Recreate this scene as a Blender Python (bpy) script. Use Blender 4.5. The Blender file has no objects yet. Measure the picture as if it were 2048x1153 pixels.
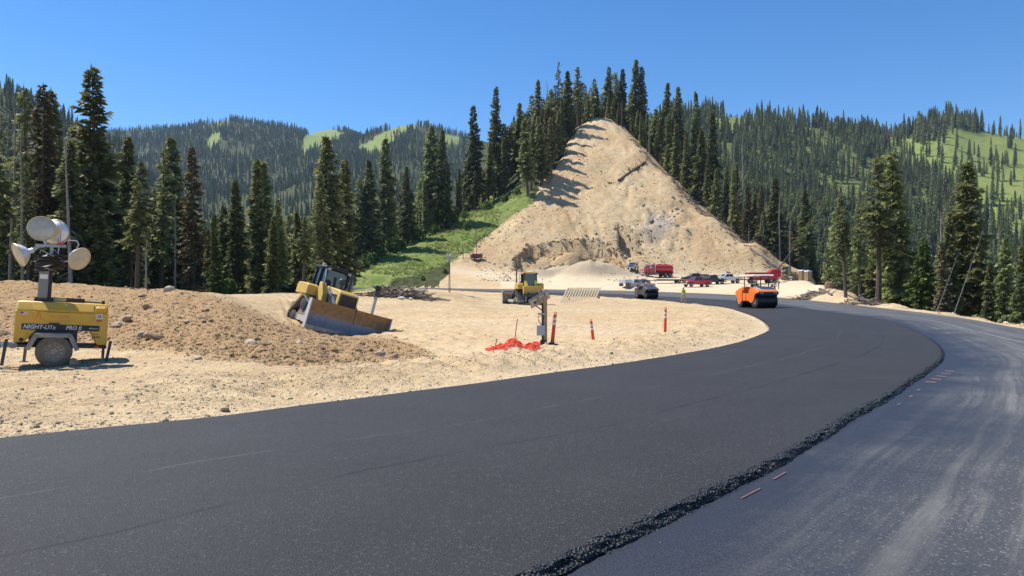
import bpy, bmesh, math, random
import numpy as np
from mathutils import Vector, Matrix, Euler

# ------------------------------------------------------------------ camera, sky, sun, exposure
scene = bpy.context.scene
col = scene.collection
F, CX, HZ, CAMZ = 1409.0, 1024.0, 583.0, 1.6
cam_data = bpy.data.cameras.new("camera")
cam = bpy.data.objects.new("camera", cam_data); col.objects.link(cam)
cam.location = (0, 0, CAMZ); cam.rotation_euler = (math.radians(90), 0, 0)
cam_data.sensor_width = 36; cam_data.lens = F / 2048 * 36
cam_data.shift_y = (HZ - 576.5) / 2048
cam_data.clip_start = 0.1; cam_data.clip_end = 20000
scene.camera = cam

SUN_EL, SUN_AZ = math.radians(58), math.radians(-63)      # azimuth from +Y, negative = to the left
world = bpy.data.worlds.new("World"); scene.world = world; world.use_nodes = True
wn = world.node_tree.nodes; wl = world.node_tree.links
sky = wn.new("ShaderNodeTexSky"); sky.sky_type = 'NISHITA'; sky.sun_disc = False
sky.sun_elevation = SUN_EL; sky.sun_rotation = SUN_AZ
sky.altitude = 2500; sky.air_density = 1.15; sky.dust_density = 0.0; sky.ozone_density = 2.6
hs = wn.new("ShaderNodeHueSaturation"); hs.inputs['Saturation'].default_value = 1.30; hs.inputs['Hue'].default_value = 0.503
wl.new(sky.outputs[0], hs.inputs['Color'])
wl.new(hs.outputs[0], wn["Background"].inputs[0]); wn["Background"].inputs[1].default_value = 0.115
sun_d = bpy.data.lights.new("sun", 'SUN'); sun_d.energy = 5.0; sun_d.angle = math.radians(0.53); sun_d.color = (1, 0.955, 0.88)
sun = bpy.data.objects.new("sun", sun_d); col.objects.link(sun)
to_sun = Vector((math.cos(SUN_EL) * math.sin(SUN_AZ), math.cos(SUN_EL) * math.cos(SUN_AZ), math.sin(SUN_EL)))
sun.rotation_euler = to_sun.to_track_quat('Z', 'Y').to_euler(); sun.location = to_sun * 500
vs = scene.view_settings
vs.view_transform = 'Standard'; vs.look = 'None'; vs.gamma = 1; vs.exposure = 0.55; vs.use_curve_mapping = False
scene.cycles.max_bounces = 6; scene.cycles.diffuse_bounces = 3; scene.cycles.glossy_bounces = 2
scene.cycles.transmission_bounces = 4; scene.cycles.transparent_max_bounces = 6; scene.cycles.volume_bounces = 0
scene.cycles.use_denoising = True
scene.cycles.sample_clamp_indirect = 6

rng = np.random.default_rng(7); R = random.Random(11)

# ------------------------------------------------------------------ helpers
def tag(o, label=None, cat=None, group=None, kind=None):
    if label: o["label"] = label
    if cat: o["category"] = cat
    if group: o["group"] = group
    if kind: o["kind"] = kind
    return o
def X_at(px, Y): return (px - CX) / F * Y
def Z_at(py, Y): return CAMZ + (HZ - py) / F * Y
def empty(name, loc=(0, 0, 0), rot=(0, 0, 0), scale=1.0):
    o = bpy.data.objects.new(name, None); col.objects.link(o)
    o.location = loc; o.rotation_euler = rot; o.scale = (scale,) * 3; o.empty_display_size = 0.2
    return o

def mat(name, color, rough=0.6, metal=0.0, noise=0.0, nscale=8.0, bump=0.0, bscale=30.0, col2=None, spec=0.5, coat=0.0, obj_var=0.0):
    m = bpy.data.materials.new(name); m.use_nodes = True
    n = m.node_tree.nodes; l = m.node_tree.links; b = n["Principled BSDF"]
    b.inputs['Base Color'].default_value = (*color, 1); b.inputs['Roughness'].default_value = rough
    b.inputs['Metallic'].default_value = metal; b.inputs['Specular IOR Level'].default_value = spec
    b.inputs['Coat Weight'].default_value = coat
    tc = n.new("ShaderNodeTexCoord"); src = None
    if noise > 0 or col2:
        t = n.new("ShaderNodeTexNoise"); t.inputs['Scale'].default_value = nscale; t.inputs['Detail'].default_value = 6; t.inputs['Roughness'].default_value = 0.65
        l.new(tc.outputs['Object'], t.inputs['Vector'])
        rp = n.new("ShaderNodeValToRGB"); c2 = col2 or tuple(c * (1 - noise) for c in color)
        rp.color_ramp.elements[0].position = 0.36; rp.color_ramp.elements[1].position = 0.64
        rp.color_ramp.elements[0].color = (*c2, 1); rp.color_ramp.elements[1].color = (*color, 1)
        l.new(t.outputs['Fac'], rp.inputs[0]); src = rp.outputs[0]
    if obj_var > 0:
        oi = n.new("ShaderNodeObjectInfo"); h = n.new("ShaderNodeHueSaturation")
        mr = n.new("ShaderNodeMapRange"); mr.inputs['To Min'].default_value = 1 - obj_var; mr.inputs['To Max'].default_value = 1 + obj_var
        l.new(oi.outputs['Random'], mr.inputs['Value']); l.new(mr.outputs[0], h.inputs['Value'])
        if src: l.new(src, h.inputs['Color'])
        else: h.inputs['Color'].default_value = (*color, 1)
        src = h.outputs[0]
    if src: l.new(src, b.inputs['Base Color'])
    if bump > 0:
        t2 = n.new("ShaderNodeTexNoise"); t2.inputs['Scale'].default_value = bscale; t2.inputs['Detail'].default_value = 5
        l.new(tc.outputs['Object'], t2.inputs['Vector'])
        bp = n.new("ShaderNodeBump"); bp.inputs['Strength'].default_value = bump; bp.inputs['Distance'].default_value = 0.02
        l.new(t2.outputs['Fac'], bp.inputs['Height']); l.new(bp.outputs[0], b.inputs['Normal'])
    return m

class B:
    """collects geometry for ONE mesh object"""
    def __init__(s): s.v = []; s.f = []
    def raw(s, vs, fs):
        k = len(s.v); s.v += [tuple(v) for v in vs]; s.f += [tuple(i + k for i in f) for f in fs]; return s
    def box(s, c, d, rot=None, taper=None):
        hx, hy, hz = d[0] / 2, d[1] / 2, d[2] / 2; tx, ty = taper or (1, 1)
        vs = [Vector((x * hx * (tx if z > 0 else 1), y * hy * (ty if z > 0 else 1), z * hz)) for z in (-1, 1) for y in (-1, 1) for x in (-1, 1)]
        if rot is not None:
            m = Euler(rot).to_matrix(); vs = [m @ v for v in vs]
        c = Vector(c)
        return s.raw([v + c for v in vs], [(0, 2, 3, 1), (4, 5, 7, 6), (0, 1, 5, 4), (2, 6, 7, 3), (0, 4, 6, 2), (1, 3, 7, 5)])
    def bar(s, p0, p1, w, h=None, up=(0, 0, 1)):
        p0, p1 = Vector(p0), Vector(p1); d = (p1 - p0).normalized(); up = Vector(up)
        if abs(d.dot(up)) > 0.97: up = Vector((1, 0, 0))
        a = d.cross(up).normalized(); b = a.cross(d); h = h or w
        vs = [p + a * (sx * w / 2) + b * (sy * h / 2) for p in (p0, p1) for sy in (-1, 1) for sx in (-1, 1)]
        return s.raw(vs, [(0, 1, 3, 2), (4, 6, 7, 5), (0, 4, 5, 1), (2, 3, 7, 6), (0, 2, 6, 4), (1, 5, 7, 3)])
    def cyl(s, p0, p1, r0, r1=None, n=12, caps=True):
        p0, p1 = Vector(p0), Vector(p1); r1 = r0 if r1 is None else r1
        d = (p1 - p0).normalized(); up = Vector((0, 0, 1)) if abs(d.z) < 0.95 else Vector((1, 0, 0))
        a = d.cross(up).normalized(); b = a.cross(d)
        vs = []
        for p, r in ((p0, r0), (p1, r1)):
            for i in range(n):
                t = 2 * math.pi * i / n; vs.append(p + a * (r * math.cos(t)) + b * (r * math.sin(t)))
        fs = [(i, i + n, (i + 1) % n + n, (i + 1) % n) for i in range(n)]
        if caps: fs += [tuple(range(n)), tuple(range(2 * n - 1, n - 1, -1))]
        return s.raw(vs, fs)
    def tube(s, pts, r, n=6):
        pts = [Vector(p) for p in pts]
        rs = r if isinstance(r, (list, tuple)) else [r] * len(pts)
        k = len(s.v); ref = Vector((0.3, 0.2, 0.93))
        for i, p in enumerate(pts):
            d = (pts[min(i + 1, len(pts) - 1)] - pts[max(i - 1, 0)]).normalized()
            if abs(d.dot(ref)) > 0.97: ref2 = Vector((1, 0, 0))
            else: ref2 = ref
            a = d.cross(ref2).normalized(); b = a.cross(d)
            for j in range(n):
                t = 2 * math.pi * j / n; s.v.append(tuple(p + a * (rs[i] * math.cos(t)) + b * (rs[i] * math.sin(t))))
        for i in range(len(pts) - 1):
            for j in range(n):
                s.f.append((k + i * n + j, k + (i + 1) * n + j, k + (i + 1) * n + (j + 1) % n, k + i * n + (j + 1) % n))
        s.f.append(tuple(k + j for j in range(n))); e = k + (len(pts) - 1) * n
        s.f.append(tuple(e + n - 1 - j for j in range(n)))
        return s
    def prism(s, poly, a0, a1, axis='y'):
        """poly of (u,v): for axis y -> (x,z); x -> (y,z); z -> (x,y)"""
        def P(u, v, a): return {'y': (u, a, v), 'x': (a, u, v), 'z': (u, v, a)}[axis]
        n = len(poly)
        vs = [P(u, v, a0) for u, v in poly] + [P(u, v, a1) for u, v in poly]
        return s.raw(vs, [(i, (i + 1) % n, (i + 1) % n + n, i + n) for i in range(n)] + [tuple(range(n - 1, -1, -1)), tuple(range(n, 2 * n))])
    def lathe(s, prof, c, axis='y', n=20, rot=None):
        """prof of (r,h) swept round axis through c"""
        vs = []; c = Vector(c); m = Euler(rot).to_matrix() if rot is not None else None
        for r, h in prof:
            for i in range(n):
                t = 2 * math.pi * i / n; p, q = r * math.cos(t), r * math.sin(t)
                v = Vector({'y': (p, h, q), 'x': (h, p, q), 'z': (p, q, h)}[axis])
                vs.append(c + (m @ v if m else v))
        fs = []
        for k in range(len(prof) - 1):
            for i in range(n):
                fs.append((k * n + i, k * n + (i + 1) % n, (k + 1) * n + (i + 1) % n, (k + 1) * n + i))
        return s.raw(vs, fs)
    def mesh(s, name, smooth=None):
        me = bpy.data.meshes.new(name); me.from_pydata(s.v, [], s.f); me.update()
        bm = bmesh.new(); bm.from_mesh(me); bmesh.ops.recalc_face_normals(bm, faces=bm.faces); bm.to_mesh(me); bm.free()
        if smooth:
            me.polygons.foreach_set("use_smooth", [True] * len(me.polygons)); me.set_sharp_from_angle(angle=math.radians(smooth))
        return me
    def build(s, name, m, parent=None, bevel=0.0, smooth=35, label=None):
        o = bpy.data.objects.new(name, s.mesh(name, smooth)); col.objects.link(o)
        o.data.materials.append(m)
        if parent: o.parent = parent
        if bevel > 0:
            bv = o.modifiers.new("bevel", 'BEVEL'); bv.width = bevel; bv.segments = 2; bv.limit_method = 'ANGLE'; bv.angle_limit = math.radians(40)
        if label: o["label"] = label
        return o

def text_part(name, body, m, parent, loc, size, rot=(math.radians(90), 0, 0), shear=0.0, depth=0.003, bold=0.0, sx=1.0, align='LEFT'):
    c = bpy.data.curves.new(name, 'FONT'); c.body = body; c.size = size; c.extrude = depth; c.shear = shear; c.offset = bold; c.align_x = align
    c.resolution_u = 3
    o = bpy.data.objects.new(name, c); col.objects.link(o)
    dg = bpy.context.evaluated_depsgraph_get(); me = bpy.data.meshes.new_from_object(o.evaluated_get(dg))
    bpy.data.objects.remove(o); o = bpy.data.objects.new(name, me); col.objects.link(o)
    me.materials.clear(); me.materials.append(m); o.parent = parent; o.location = loc; o.rotation_euler = rot; o.scale = (sx, 1, 1)
    return o

def copy_tree(o, parent=None):
    c = o.copy(); col.objects.link(c); c.parent = parent
    for ch in o.children:
        copy_tree(ch, c)
    return c

# ------------------------------------------------------------------ noise
def _h(ix, iy, seed):
    h = (ix.astype(np.int64) * 374761393 + iy.astype(np.int64) * 668265263 + seed * 974711) & 0xffffffff
    h = ((h ^ (h >> 13)) * 1274126177) & 0xffffffff
    return ((h ^ (h >> 16)) & 0xffff) / 65535.0
def vnoise(x, y, seed=0):
    x0 = np.floor(x); y0 = np.floor(y); fx = x - x0; fy = y - y0
    fx = fx * fx * (3 - 2 * fx); fy = fy * fy * (3 - 2 * fy)
    a = _h(x0, y0, seed); b = _h(x0 + 1, y0, seed); c = _h(x0, y0 + 1, seed); d = _h(x0 + 1, y0 + 1, seed)
    return (a * (1 - fx) + b * fx) * (1 - fy) + (c * (1 - fx) + d * fx) * fy
def fbm(x, y, oct=4, seed=0, gain=0.5):
    s = np.zeros_like(x); a = 1.0; t = 0.0; ca, sa = math.cos(0.6), math.sin(0.6)
    for i in range(oct):
        s += a * (vnoise(x, y, seed + i) - 0.5); t += a; a *= gain
        x, y = (x * ca - y * sa) * 2.03 + 17.1, (x * sa + y * ca) * 2.03 - 5.3
    return s / t * 2
def sstep(e0, e1, x):
    t = np.clip((x - e0) / (e1 - e0 + 1e-9), 0, 1); return t * t * (3 - 2 * t)
def poly_sd(px, py, poly):
    """signed distance to polygon, positive inside"""
    P = np.array(poly, float); n = len(P); d = np.full(px.shape, 1e18); ins = np.zeros(px.shape, bool)
    for i in range(n):
        ax, ay = P[i]; bx, by = P[(i + 1) % n]; ex, ey = bx - ax, by - ay
        t = np.clip(((px - ax) * ex + (py - ay) * ey) / (ex * ex + ey * ey + 1e-12), 0, 1)
        d = np.minimum(d, (px - ax - t * ex) ** 2 + (py - ay - t * ey) ** 2)
        c = ((ay > py) != (by > py)) & (px < (bx - ax) * (py - ay) / (by - ay + 1e-12) + ax)
        ins ^= c
    return np.where(ins, 1, -1) * np.sqrt(d)
def spline(pts, step=0.5):
    P = np.array(pts, float); P = np.vstack([2 * P[0] - P[1], P, 2 * P[-1] - P[-2]]); out = []
    for i in range(1, len(P) - 2):
        p0, p1, p2, p3 = P[i - 1:i + 3]; n = max(2, int(np.linalg.norm(p2 - p1) / step))
        # centripetal
        t0 = 0; t1 = t0 + np.linalg.norm(p1 - p0) ** .5; t2 = t1 + np.linalg.norm(p2 - p1) ** .5; t3 = t2 + np.linalg.norm(p3 - p2) ** .5
        for t in np.linspace(t1, t2, n, endpoint=False):
            A1 = (t1 - t) / (t1 - t0) * p0 + (t - t0) / (t1 - t0) * p1; A2 = (t2 - t) / (t2 - t1) * p1 + (t - t1) / (t2 - t1) * p2
            A3 = (t3 - t) / (t3 - t2) * p2 + (t - t2) / (t3 - t2) * p3
            B1 = (t2 - t) / (t2 - t0) * A1 + (t - t0) / (t2 - t0) * A2; B2 = (t3 - t) / (t3 - t1) * A2 + (t - t1) / (t3 - t1) * A3
            out.append((t2 - t) / (t2 - t1) * B1 + (t - t1) / (t2 - t1) * B2)
    out.append(P[-2]); return np.array(out)
def resample(P, n):
    d = np.r_[0, np.cumsum(np.linalg.norm(np.diff(P, axis=0), axis=1))]; t = np.linspace(0, d[-1], n)
    return np.stack([np.interp(t, d, P[:, k]) for k in range(P.shape[1])], 1)

# ------------------------------------------------------------------ road curves (world metres)
def pz(px, py, z):
    Y = (CAMZ - z) * F / (py - HZ); return (X_at(px, Y), Y, z)
EI = [(-40, -31, 0), (-22, -11, 0), (-12.2, .2, 0)] + [pz(*a) for a in ((0, 882, 0), (400, 843, 0), (640, 811, 0), (960, 770, 0), (1080, 753, 0), (1307, 720, 0), (1458, 692, 0), (1529, 668, 0), (1541, 659, 0), (1527, 641, 0), (1493, 626, 0.02), (1440, 613, .1), (1386, 608, .2), (1337, 603, .4))] + \
     [(16.2, 89, .5), (13.7, 98, .65), (5.4, 106, .85), (-1, 113, 1.05), (-7, 120, 1.2), (-20, 133, 1.5), (-45, 150, 1.9)]
EJ = [(-32, -37, 0.05), (-15, -16, .05), (-5, -2.6, .04), (.21, 3.97, .03), (2.1, 6.1, .03), (4.2, 8.75, .04), (6.3, 11.4, .05), (9.5, 15.7, .06), (11.5, 19.0, .07), (14.1, 24.3, .1), (19.3, 37, .1), (22, 50, .13), (25.8, 67, .2), (27, 78, .3), (26, 88, .5), (22.5, 97, .72), (14.8, 106, 1.15), (5.7, 113, 1.38), (-1, 121, 1.5), (-7, 128, 1.65), (-20, 141, 2), (-45, 158, 2.3)]
EO = [(-24, -44, 0.1), (-8, -22, .1), (2, -9, .1), (8.4, -.1, .12), (12.6, 8, .17), (16, 17, .22), (18.7, 25.7, .25), (23.3, 37.4, .3), (27.9, 53, .35), (30.5, 63, .4), (34.5, 80, .52), (35.2, 92, .75), (32.4, 103, 1.09), (25.4, 110, 1.44), (16, 115, 1.76), (6.1, 120.5, 1.94), (-1.1, 129, 2.02), (-7.3, 137, 2.12), (-20, 150, 2.4), (-45, 167, 2.7)]
cI, cJ, cO = (spline(e, 0.4) for e in (EI, EJ, EO))
def poly_dist(x, y, P, chunk=40000):
    """nearest distance, z and signed side (+ = left of travel) to polyline P"""
    A, Bv = P[:-1], P[1:]; E = Bv[:, :2] - A[:, :2]; L2 = (E ** 2).sum(1) + 1e-12
    D = np.empty(len(x)); Z = np.empty(len(x)); S = np.empty(len(x))
    for k in range(0, len(x), chunk):
        xx = x[k:k + chunk, None]; yy = y[k:k + chunk, None]
        t = np.clip(((xx - A[:, 0]) * E[:, 0] + (yy - A[:, 1]) * E[:, 1]) / L2, 0, 1)
        dx = xx - A[:, 0] - t * E[:, 0]; dy = yy - A[:, 1] - t * E[:, 1]; d = dx * dx + dy * dy
        i = d.argmin(1); r = np.arange(len(i)); D[k:k + chunk] = np.sqrt(d[r, i])
        tt = t[r, i]; Z[k:k + chunk] = A[i, 2] * (1 - tt) + Bv[i, 2] * tt
        S[k:k + chunk] = np.sign(E[i, 0] * dy[r, i] - E[i, 1] * dx[r, i])
    return D, Z, S

# ------------------------------------------------------------------ terrain: height field
def Zp(py): return lambda Y: Z_at(py, Y)
PLANE = lambda Y: 5.2 + 0.66 * (Y - 168)
def plane_to(py):                       # depth at which the cut plane is seen at image row py
    a = (HZ - py) / F; return (1.6 - 5.2 + 0.66 * 168) / (0.66 - a)
def cutcol(py_top, *rest):
    Yt = plane_to(py_top); zt = PLANE(Yt)
    return [(100, .8), (118, 1.7), (132, 2.3), (150, 3.4), (168, 5.2), (Yt, zt)] + [(Yt + dy, zt + dz) if dy < 120 else (Yt * 0 + dy, dz) for dy, dz in rest]
COLS = {
 -800: [(2, 0), (14, 0), (24, 1.2), (34, 3.0), (50, 1.8), (75, -1), (130, 0), (250, 20), (400, 70), (700, 260), (900, 240), (1500, 200), (4500, 200)],
 0:   [(2, 0), (11, -.02), (15, -.08), (18.5, 0), (21.5, .3), (34, 2.15), (48, 1.5), (75, -1), (130, -1), (250, 12), (400, 55), (700, Zp(172)), (900, 195), (1500, 200), (2000, Zp(290)), (4500, 300)],
 120: [(2, 0), (11, -.02), (15, -.08), (18.5, 0), (21.5, .25), (34, 1.95), (48, 1.4), (75, -1), (130, -3), (250, 5), (450, 55), (740, Zp(225)), (950, 165), (1500, 190), (2000, Zp(280)), (4500, 300)],
 240: [(2, 0), (11, 0), (15, -.06), (17.5, 0), (20.5, .25), (33, 1.75), (45, 1.3), (75, -1), (150, -6), (300, 0), (600, 70), (950, Zp(268)), (1300, 200), (2000, Zp(262)), (3000, 350), (4500, 300)],
 330: [(2, 0), (12, 0), (16, .1), (19, .3), (32, 1.65), (45, 1.3), (75, -1), (150, -8), (400, -10), (700, Zp(480)), (1200, Zp(370)), (2000, Zp(258)), (3000, 400), (4500, 300)],
 450: [(2, 0), (11, 0), (14.5, .05), (18, .25), (31, 1.45), (45, 1.35), (62, 1.3), (80, 0), (150, -8), (400, -10), (700, Zp(490)), (1200, Zp(390)), (1900, Zp(240)), (2300, 380), (4500, 300)],
 560: [(2, 0), (12, 0), (14.5, .05), (18, .15), (25, .2), (32, .25), (42, 1.1), (60, 1.45), (80, .2), (150, -8), (400, -10), (700, Zp(490)), (1200, Zp(385)), (1900, Zp(252)), (2300, 380), (4500, 300)],
 640: [(2, 0), (12, 0), (14.5, .03), (18, .08), (24, .02), (30, -.3), (35, -.4), (43, .5), (60, 1.45), (80, .6), (150, -6), (400, -8), (800, Zp(430)), (1300, Zp(330)), (1700, Zp(290)), (2100, Zp(264)), (4500, 300)],
 700: [(2, 0), (12, 0), (16, .05), (25, -.15), (31, -.5), (36, -.5), (43, -.1), (52, .6), (64, 1.4), (80, 1), (115, 1.4), (150, 2.2), (172, 7), (185, 8), (230, 3), (400, -8), (800, Zp(430)), (1300, Zp(330)), (1700, Zp(286)), (2100, Zp(262)), (4500, 300)],
 760: [(2, 0), (12, 0), (16, .03), (25, -.25), (36, -.4), (45, .05), (64, 1.25), (80, 1.1), (115, 1.4), (140, 2.4), (155, 3.6), (181, 11.2), (195, 12), (260, 7), (450, -5), (1000, Zp(380)), (1500, Zp(285)), (1700, Zp(262)), (2300, 360), (4500, 300)],
 830: [(2, 0), (12, 0), (16, 0), (30, -.25), (45, .1), (64, 1.0), (80, 1.0), (115, 1.5), (140, 2.6), (155, 4.2), (193, 15.5), (210, 17), (260, 13), (500, -4), (1000, Zp(385)), (1700, Zp(246)), (2300, 350), (4500, 300)],
 900: [(2, 0), (12, 0), (30, -.1), (45, .15), (64, .75), (80, .9), (115, 1.5), (140, 2.6), (155, 4.6), (170, 8), (205, 21.5), (225, 24), (280, 24), (400, 12), (600, 0), (1000, 100), (1700, Zp(264)), (2300, 340), (4500, 300)],
 1000: [(2, 0), (12, 0), (30, -.05), (50, .1), (72, .35), (95, .8), (115, 1.5), (140, 2.7), (155, 4.2), (170, 6.8), (205, 25), (225, 31), (260, 40), (300, 44), (420, 35), (700, 20), (1700, Zp(292)), (4500, 300)],
 1050: [(2, 0), (12, 0), (50, .1), (72, .3)] + cutcol(405, (20, 9), (60, 24), (110, 28), (450, 40), (700, 30), (1700, 300), (4500, 300)),
 1110: [(2, 0), (12, 0), (50, .05), (72, .3)] + cutcol(340, (15, 6), (50, 18), (100, 24), (450, 50), (700, 40), (1700, 300), (4500, 300)),
 1150: [(2, 0), (12, 0), (50, 0), (72, .3)] + cutcol(262, (12, 3), (50, 10), (100, 14), (500, 60), (800, 60), (1700, 300), (4500, 300)),
 1190: [(2, 0), (12, 0), (50, 0), (75, .4)] + cutcol(238, (10, 2), (50, 7), (110, 12), (500, 72), (850, 80), (1700, 300), (4500, 300)),
 1220: [(2, 0), (12, 0), (50, 0), (75, .4)] + cutcol(238, (10, 2), (50, 7), (110, 12), (500, 80), (850, 110), (1700, 300), (4500, 300)),
 1250: [(2, 0), (12, 0), (50, 0), (75, .35)] + cutcol(253, (12, 3), (50, 8), (110, 10), (500, 85), (850, 150), (1700, 300), (4500, 300)),
 1285: [(2, 0), (12, 0), (50, 0), (75, .3)] + cutcol(292, (12, 3), (50, 8), (110, 8), (500, 80), (850, Zp(255)), (1100, 180), (4500, 300)),
 1340: [(2, 0), (12, 0), (50, 0), (75, .2)] + cutcol(350, (12, 2), (45, 4), (110, 2), (500, 75), (850, Zp(228)), (1100, 190), (4500, 300)),
 1440: [(2, 0), (12, 0), (50, 0), (70, .1)] + cutcol(440, (12, 1.5), (40, 1), (110, -6), (400, 35), (600, 100), (850, Zp(226)), (1100, 190), (4500, 300)),
 1520: [(2, 0), (12, 0), (50, 0), (70, .2)] + cutcol(510, (12, 1.2), (40, -3), (110, -12), (400, 15), (600, 88), (850, Zp(236)), (1100, 190), (4500, 300)),
 1570: [(2, 0), (50, 0), (70, .25), (95, .75), (110, 1.4), (132, 2.7), (150, 3.8), (170, 5.3), (180, 5.6), (200, 3), (260, -5), (380, -5), (600, 80), (850, Zp(242)), (1100, 190), (4500, 300)],
 1620: [(2, 0), (40, .3), (80, .6), (95, 1.3), (110, 2.0), (132, 3.0), (160, 4.1), (172, 4.2), (190, 1), (260, -14), (380, -12), (600, 75), (850, Zp(250)), (1100, 190), (4500, 300)],
 1660: [(2, 0), (40, .3), (70, .45), (80, 1.0), (95, 2.0), (110, 2.7), (125, 2.8), (140, 1.5), (200, -8), (300, -20), (400, -12), (600, 75), (850, Zp(256)), (1100, 190), (4500, 300)],
 1710: [(2, 0), (40, .3), (63, .42), (68, .6), (80, 1.2), (90, 1.6), (100, 1), (120, -3), (200, -15), (350, -25), (600, 75), (850, Zp(263)), (1100, 190), (4500, 300)],
 1800: [(2, 0), (40, .3), (50, .33), (54, .6), (58, .5), (66, -.5), (80, -4), (150, -14), (350, -25), (600, 75), (850, Zp(277)), (1100, 190), (4500, 300)],
 1850: [(2, 0), (40, .3), (46, .5), (50, .1), (56, -1), (75, -5), (150, -16), (350, -25), (600, 78), (850, Zp(255)), (1100, 200), (4500, 300)],
 1900: [(2, 0), (36, .3), (40.5, .5), (44, .1), (50, -1.5), (65, -5), (150, -18), (350, -25), (600, 80), (850, Zp(240)), (1100, 200), (4500, 300)],
 1960: [(2, 0), (30, .28), (34.5, .45), (38, 0), (44, -1.8), (60, -6), (150, -19), (350, -25), (600, 85), (850, Zp(257)), (1100, 200), (4500, 300)],
 2048: [(2, 0), (25, .25), (28, .4), (31, 0), (37, -2), (52, -6), (120, -20), (350, -25), (600, 90), (850, Zp(272)), (1100, 200), (4500, 300)],
 2300: [(2, 0), (20, .2), (23, .4), (26, 0), (32, -2), (50, -7), (120, -20), (350, -25), (600, 90), (850, Zp(280)), (1100, 200), (4500, 300)],
 2900: [(2, 0), (13, .2), (16, .4), (19, 0), (26, -2), (50, -10), (120, -20), (350, -20), (600, 90), (850, Zp(280)), (1100, 200), (4500, 300)],
}
_ck = sorted(COLS); _gp = np.arange(-800, 2901, 10.0); _gy = np.exp(np.linspace(math.log(2), math.log(4500), 900))
def _mk():
    T = np.empty((len(_ck), len(_gy)))
    for i, k in enumerate(_ck):
        ys = np.array([a for a, _ in COLS[k]], float); zs = np.array([b(a) if callable(b) else b for a, b in COLS[k]], float)
        o = np.argsort(ys); T[i] = np.interp(_gy, ys[o], zs[o])
    G = np.empty((len(_gp), len(_gy)))
    for j in range(len(_gy)): G[:, j] = np.interp(_gp, _ck, T[:, j])
    k = np.array([1, 2, 3, 2, 1.]); k /= k.sum(); Gp = np.pad(G, ((2, 2), (0, 0)), 'edge')
    G = sum(k[i] * Gp[i:i + len(_gp)] for i in range(5))
    k = np.array([1, 2, 1.]) / 4; Gp = np.pad(G, ((0, 0), (1, 1)), 'edge'); G = sum(k[i] * Gp[:, i:i + len(_gy)] for i in range(3))
    return G
_G = _mk()
def base_h(x, y):
    yy = np.clip(y, 2.001, 4499); px = np.clip(x / yy * F + CX, -799, 2899)
    a = (px + 800) / 10.0; b = (np.log(yy) - math.log(2)) / (math.log(4500) - math.log(2)) * (len(_gy) - 1)
    i = np.minimum(a.astype(int), len(_gp) - 2); j = np.minimum(b.astype(int), len(_gy) - 2); fa = a - i; fb = b - j
    return (_G[i, j] * (1 - fa) + _G[i + 1, j] * fa) * (1 - fb) + (_G[i, j + 1] * (1 - fa) + _G[i + 1, j + 1] * fa) * fb

BROWN = [(-300, 500), (0, 540), (170, 560), (330, 574), (420, 590), (480, 610), (560, 645), (640, 655), (790, 676), (870, 712), (700, 726), (540, 730), (440, 716), (330, 700), (230, 694), (0, 694), (-300, 700)]
CUT = [(862, 577), (900, 545), (935, 505), (985, 455), (1045, 405), (1080, 370), (1110, 340), (1125, 300), (1150, 262), (1185, 235), (1215, 233), (1245, 248), (1284, 290), (1344, 350), (1444, 440), (1524, 510), (1575, 535), (1640, 556), (1690, 585), (1700, 615), (900, 615)]
MEADOW = [(630, 580), (690, 545), (715, 526), (830, 466), (1000, 382), (1062, 390), (1050, 410), (985, 455), (932, 500), (880, 528), (800, 552), (710, 585)]
PIT = [(1030, 538), (1036, 515), (1060, 500), (1110, 490), (1160, 482), (1205, 486), (1232, 504), (1250, 530), (1240, 548), (1050, 548)]
MOUNDS = ((1190, 160, 8, 6, 3.3), (1135, 163, 7, 5, 2.5), (1085, 162, 6, 5, 1.7), (1245, 166, 5, 4, 1.5),     # gravel stockpiles
          (893, 66, 2.6, 2.4, .75), (925, 66, 2.4, 2.2, .55), (860, 66, 2.4, 2.0, .3),                     # spoil beside the mast
          (1197, 71, 2.4, 1.5, .42), (1262, 116, 2.2, 1.8, .75),                                             # by the rack, far shoulder
          (1590, 176, 8, 5, 2.0), (1545, 178, 8, 5, 2.6), (1640, 150, 4, 3, .3))
def gauss(x, y, cx, cy, rx, ry, a=0):
    c, s = math.cos(a), math.sin(a); u = (x - cx) * c + (y - cy) * s; v = -(x - cx) * s + (y - cy) * c
    return np.exp(-(u / rx) ** 2 - (v / ry) ** 2)
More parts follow.
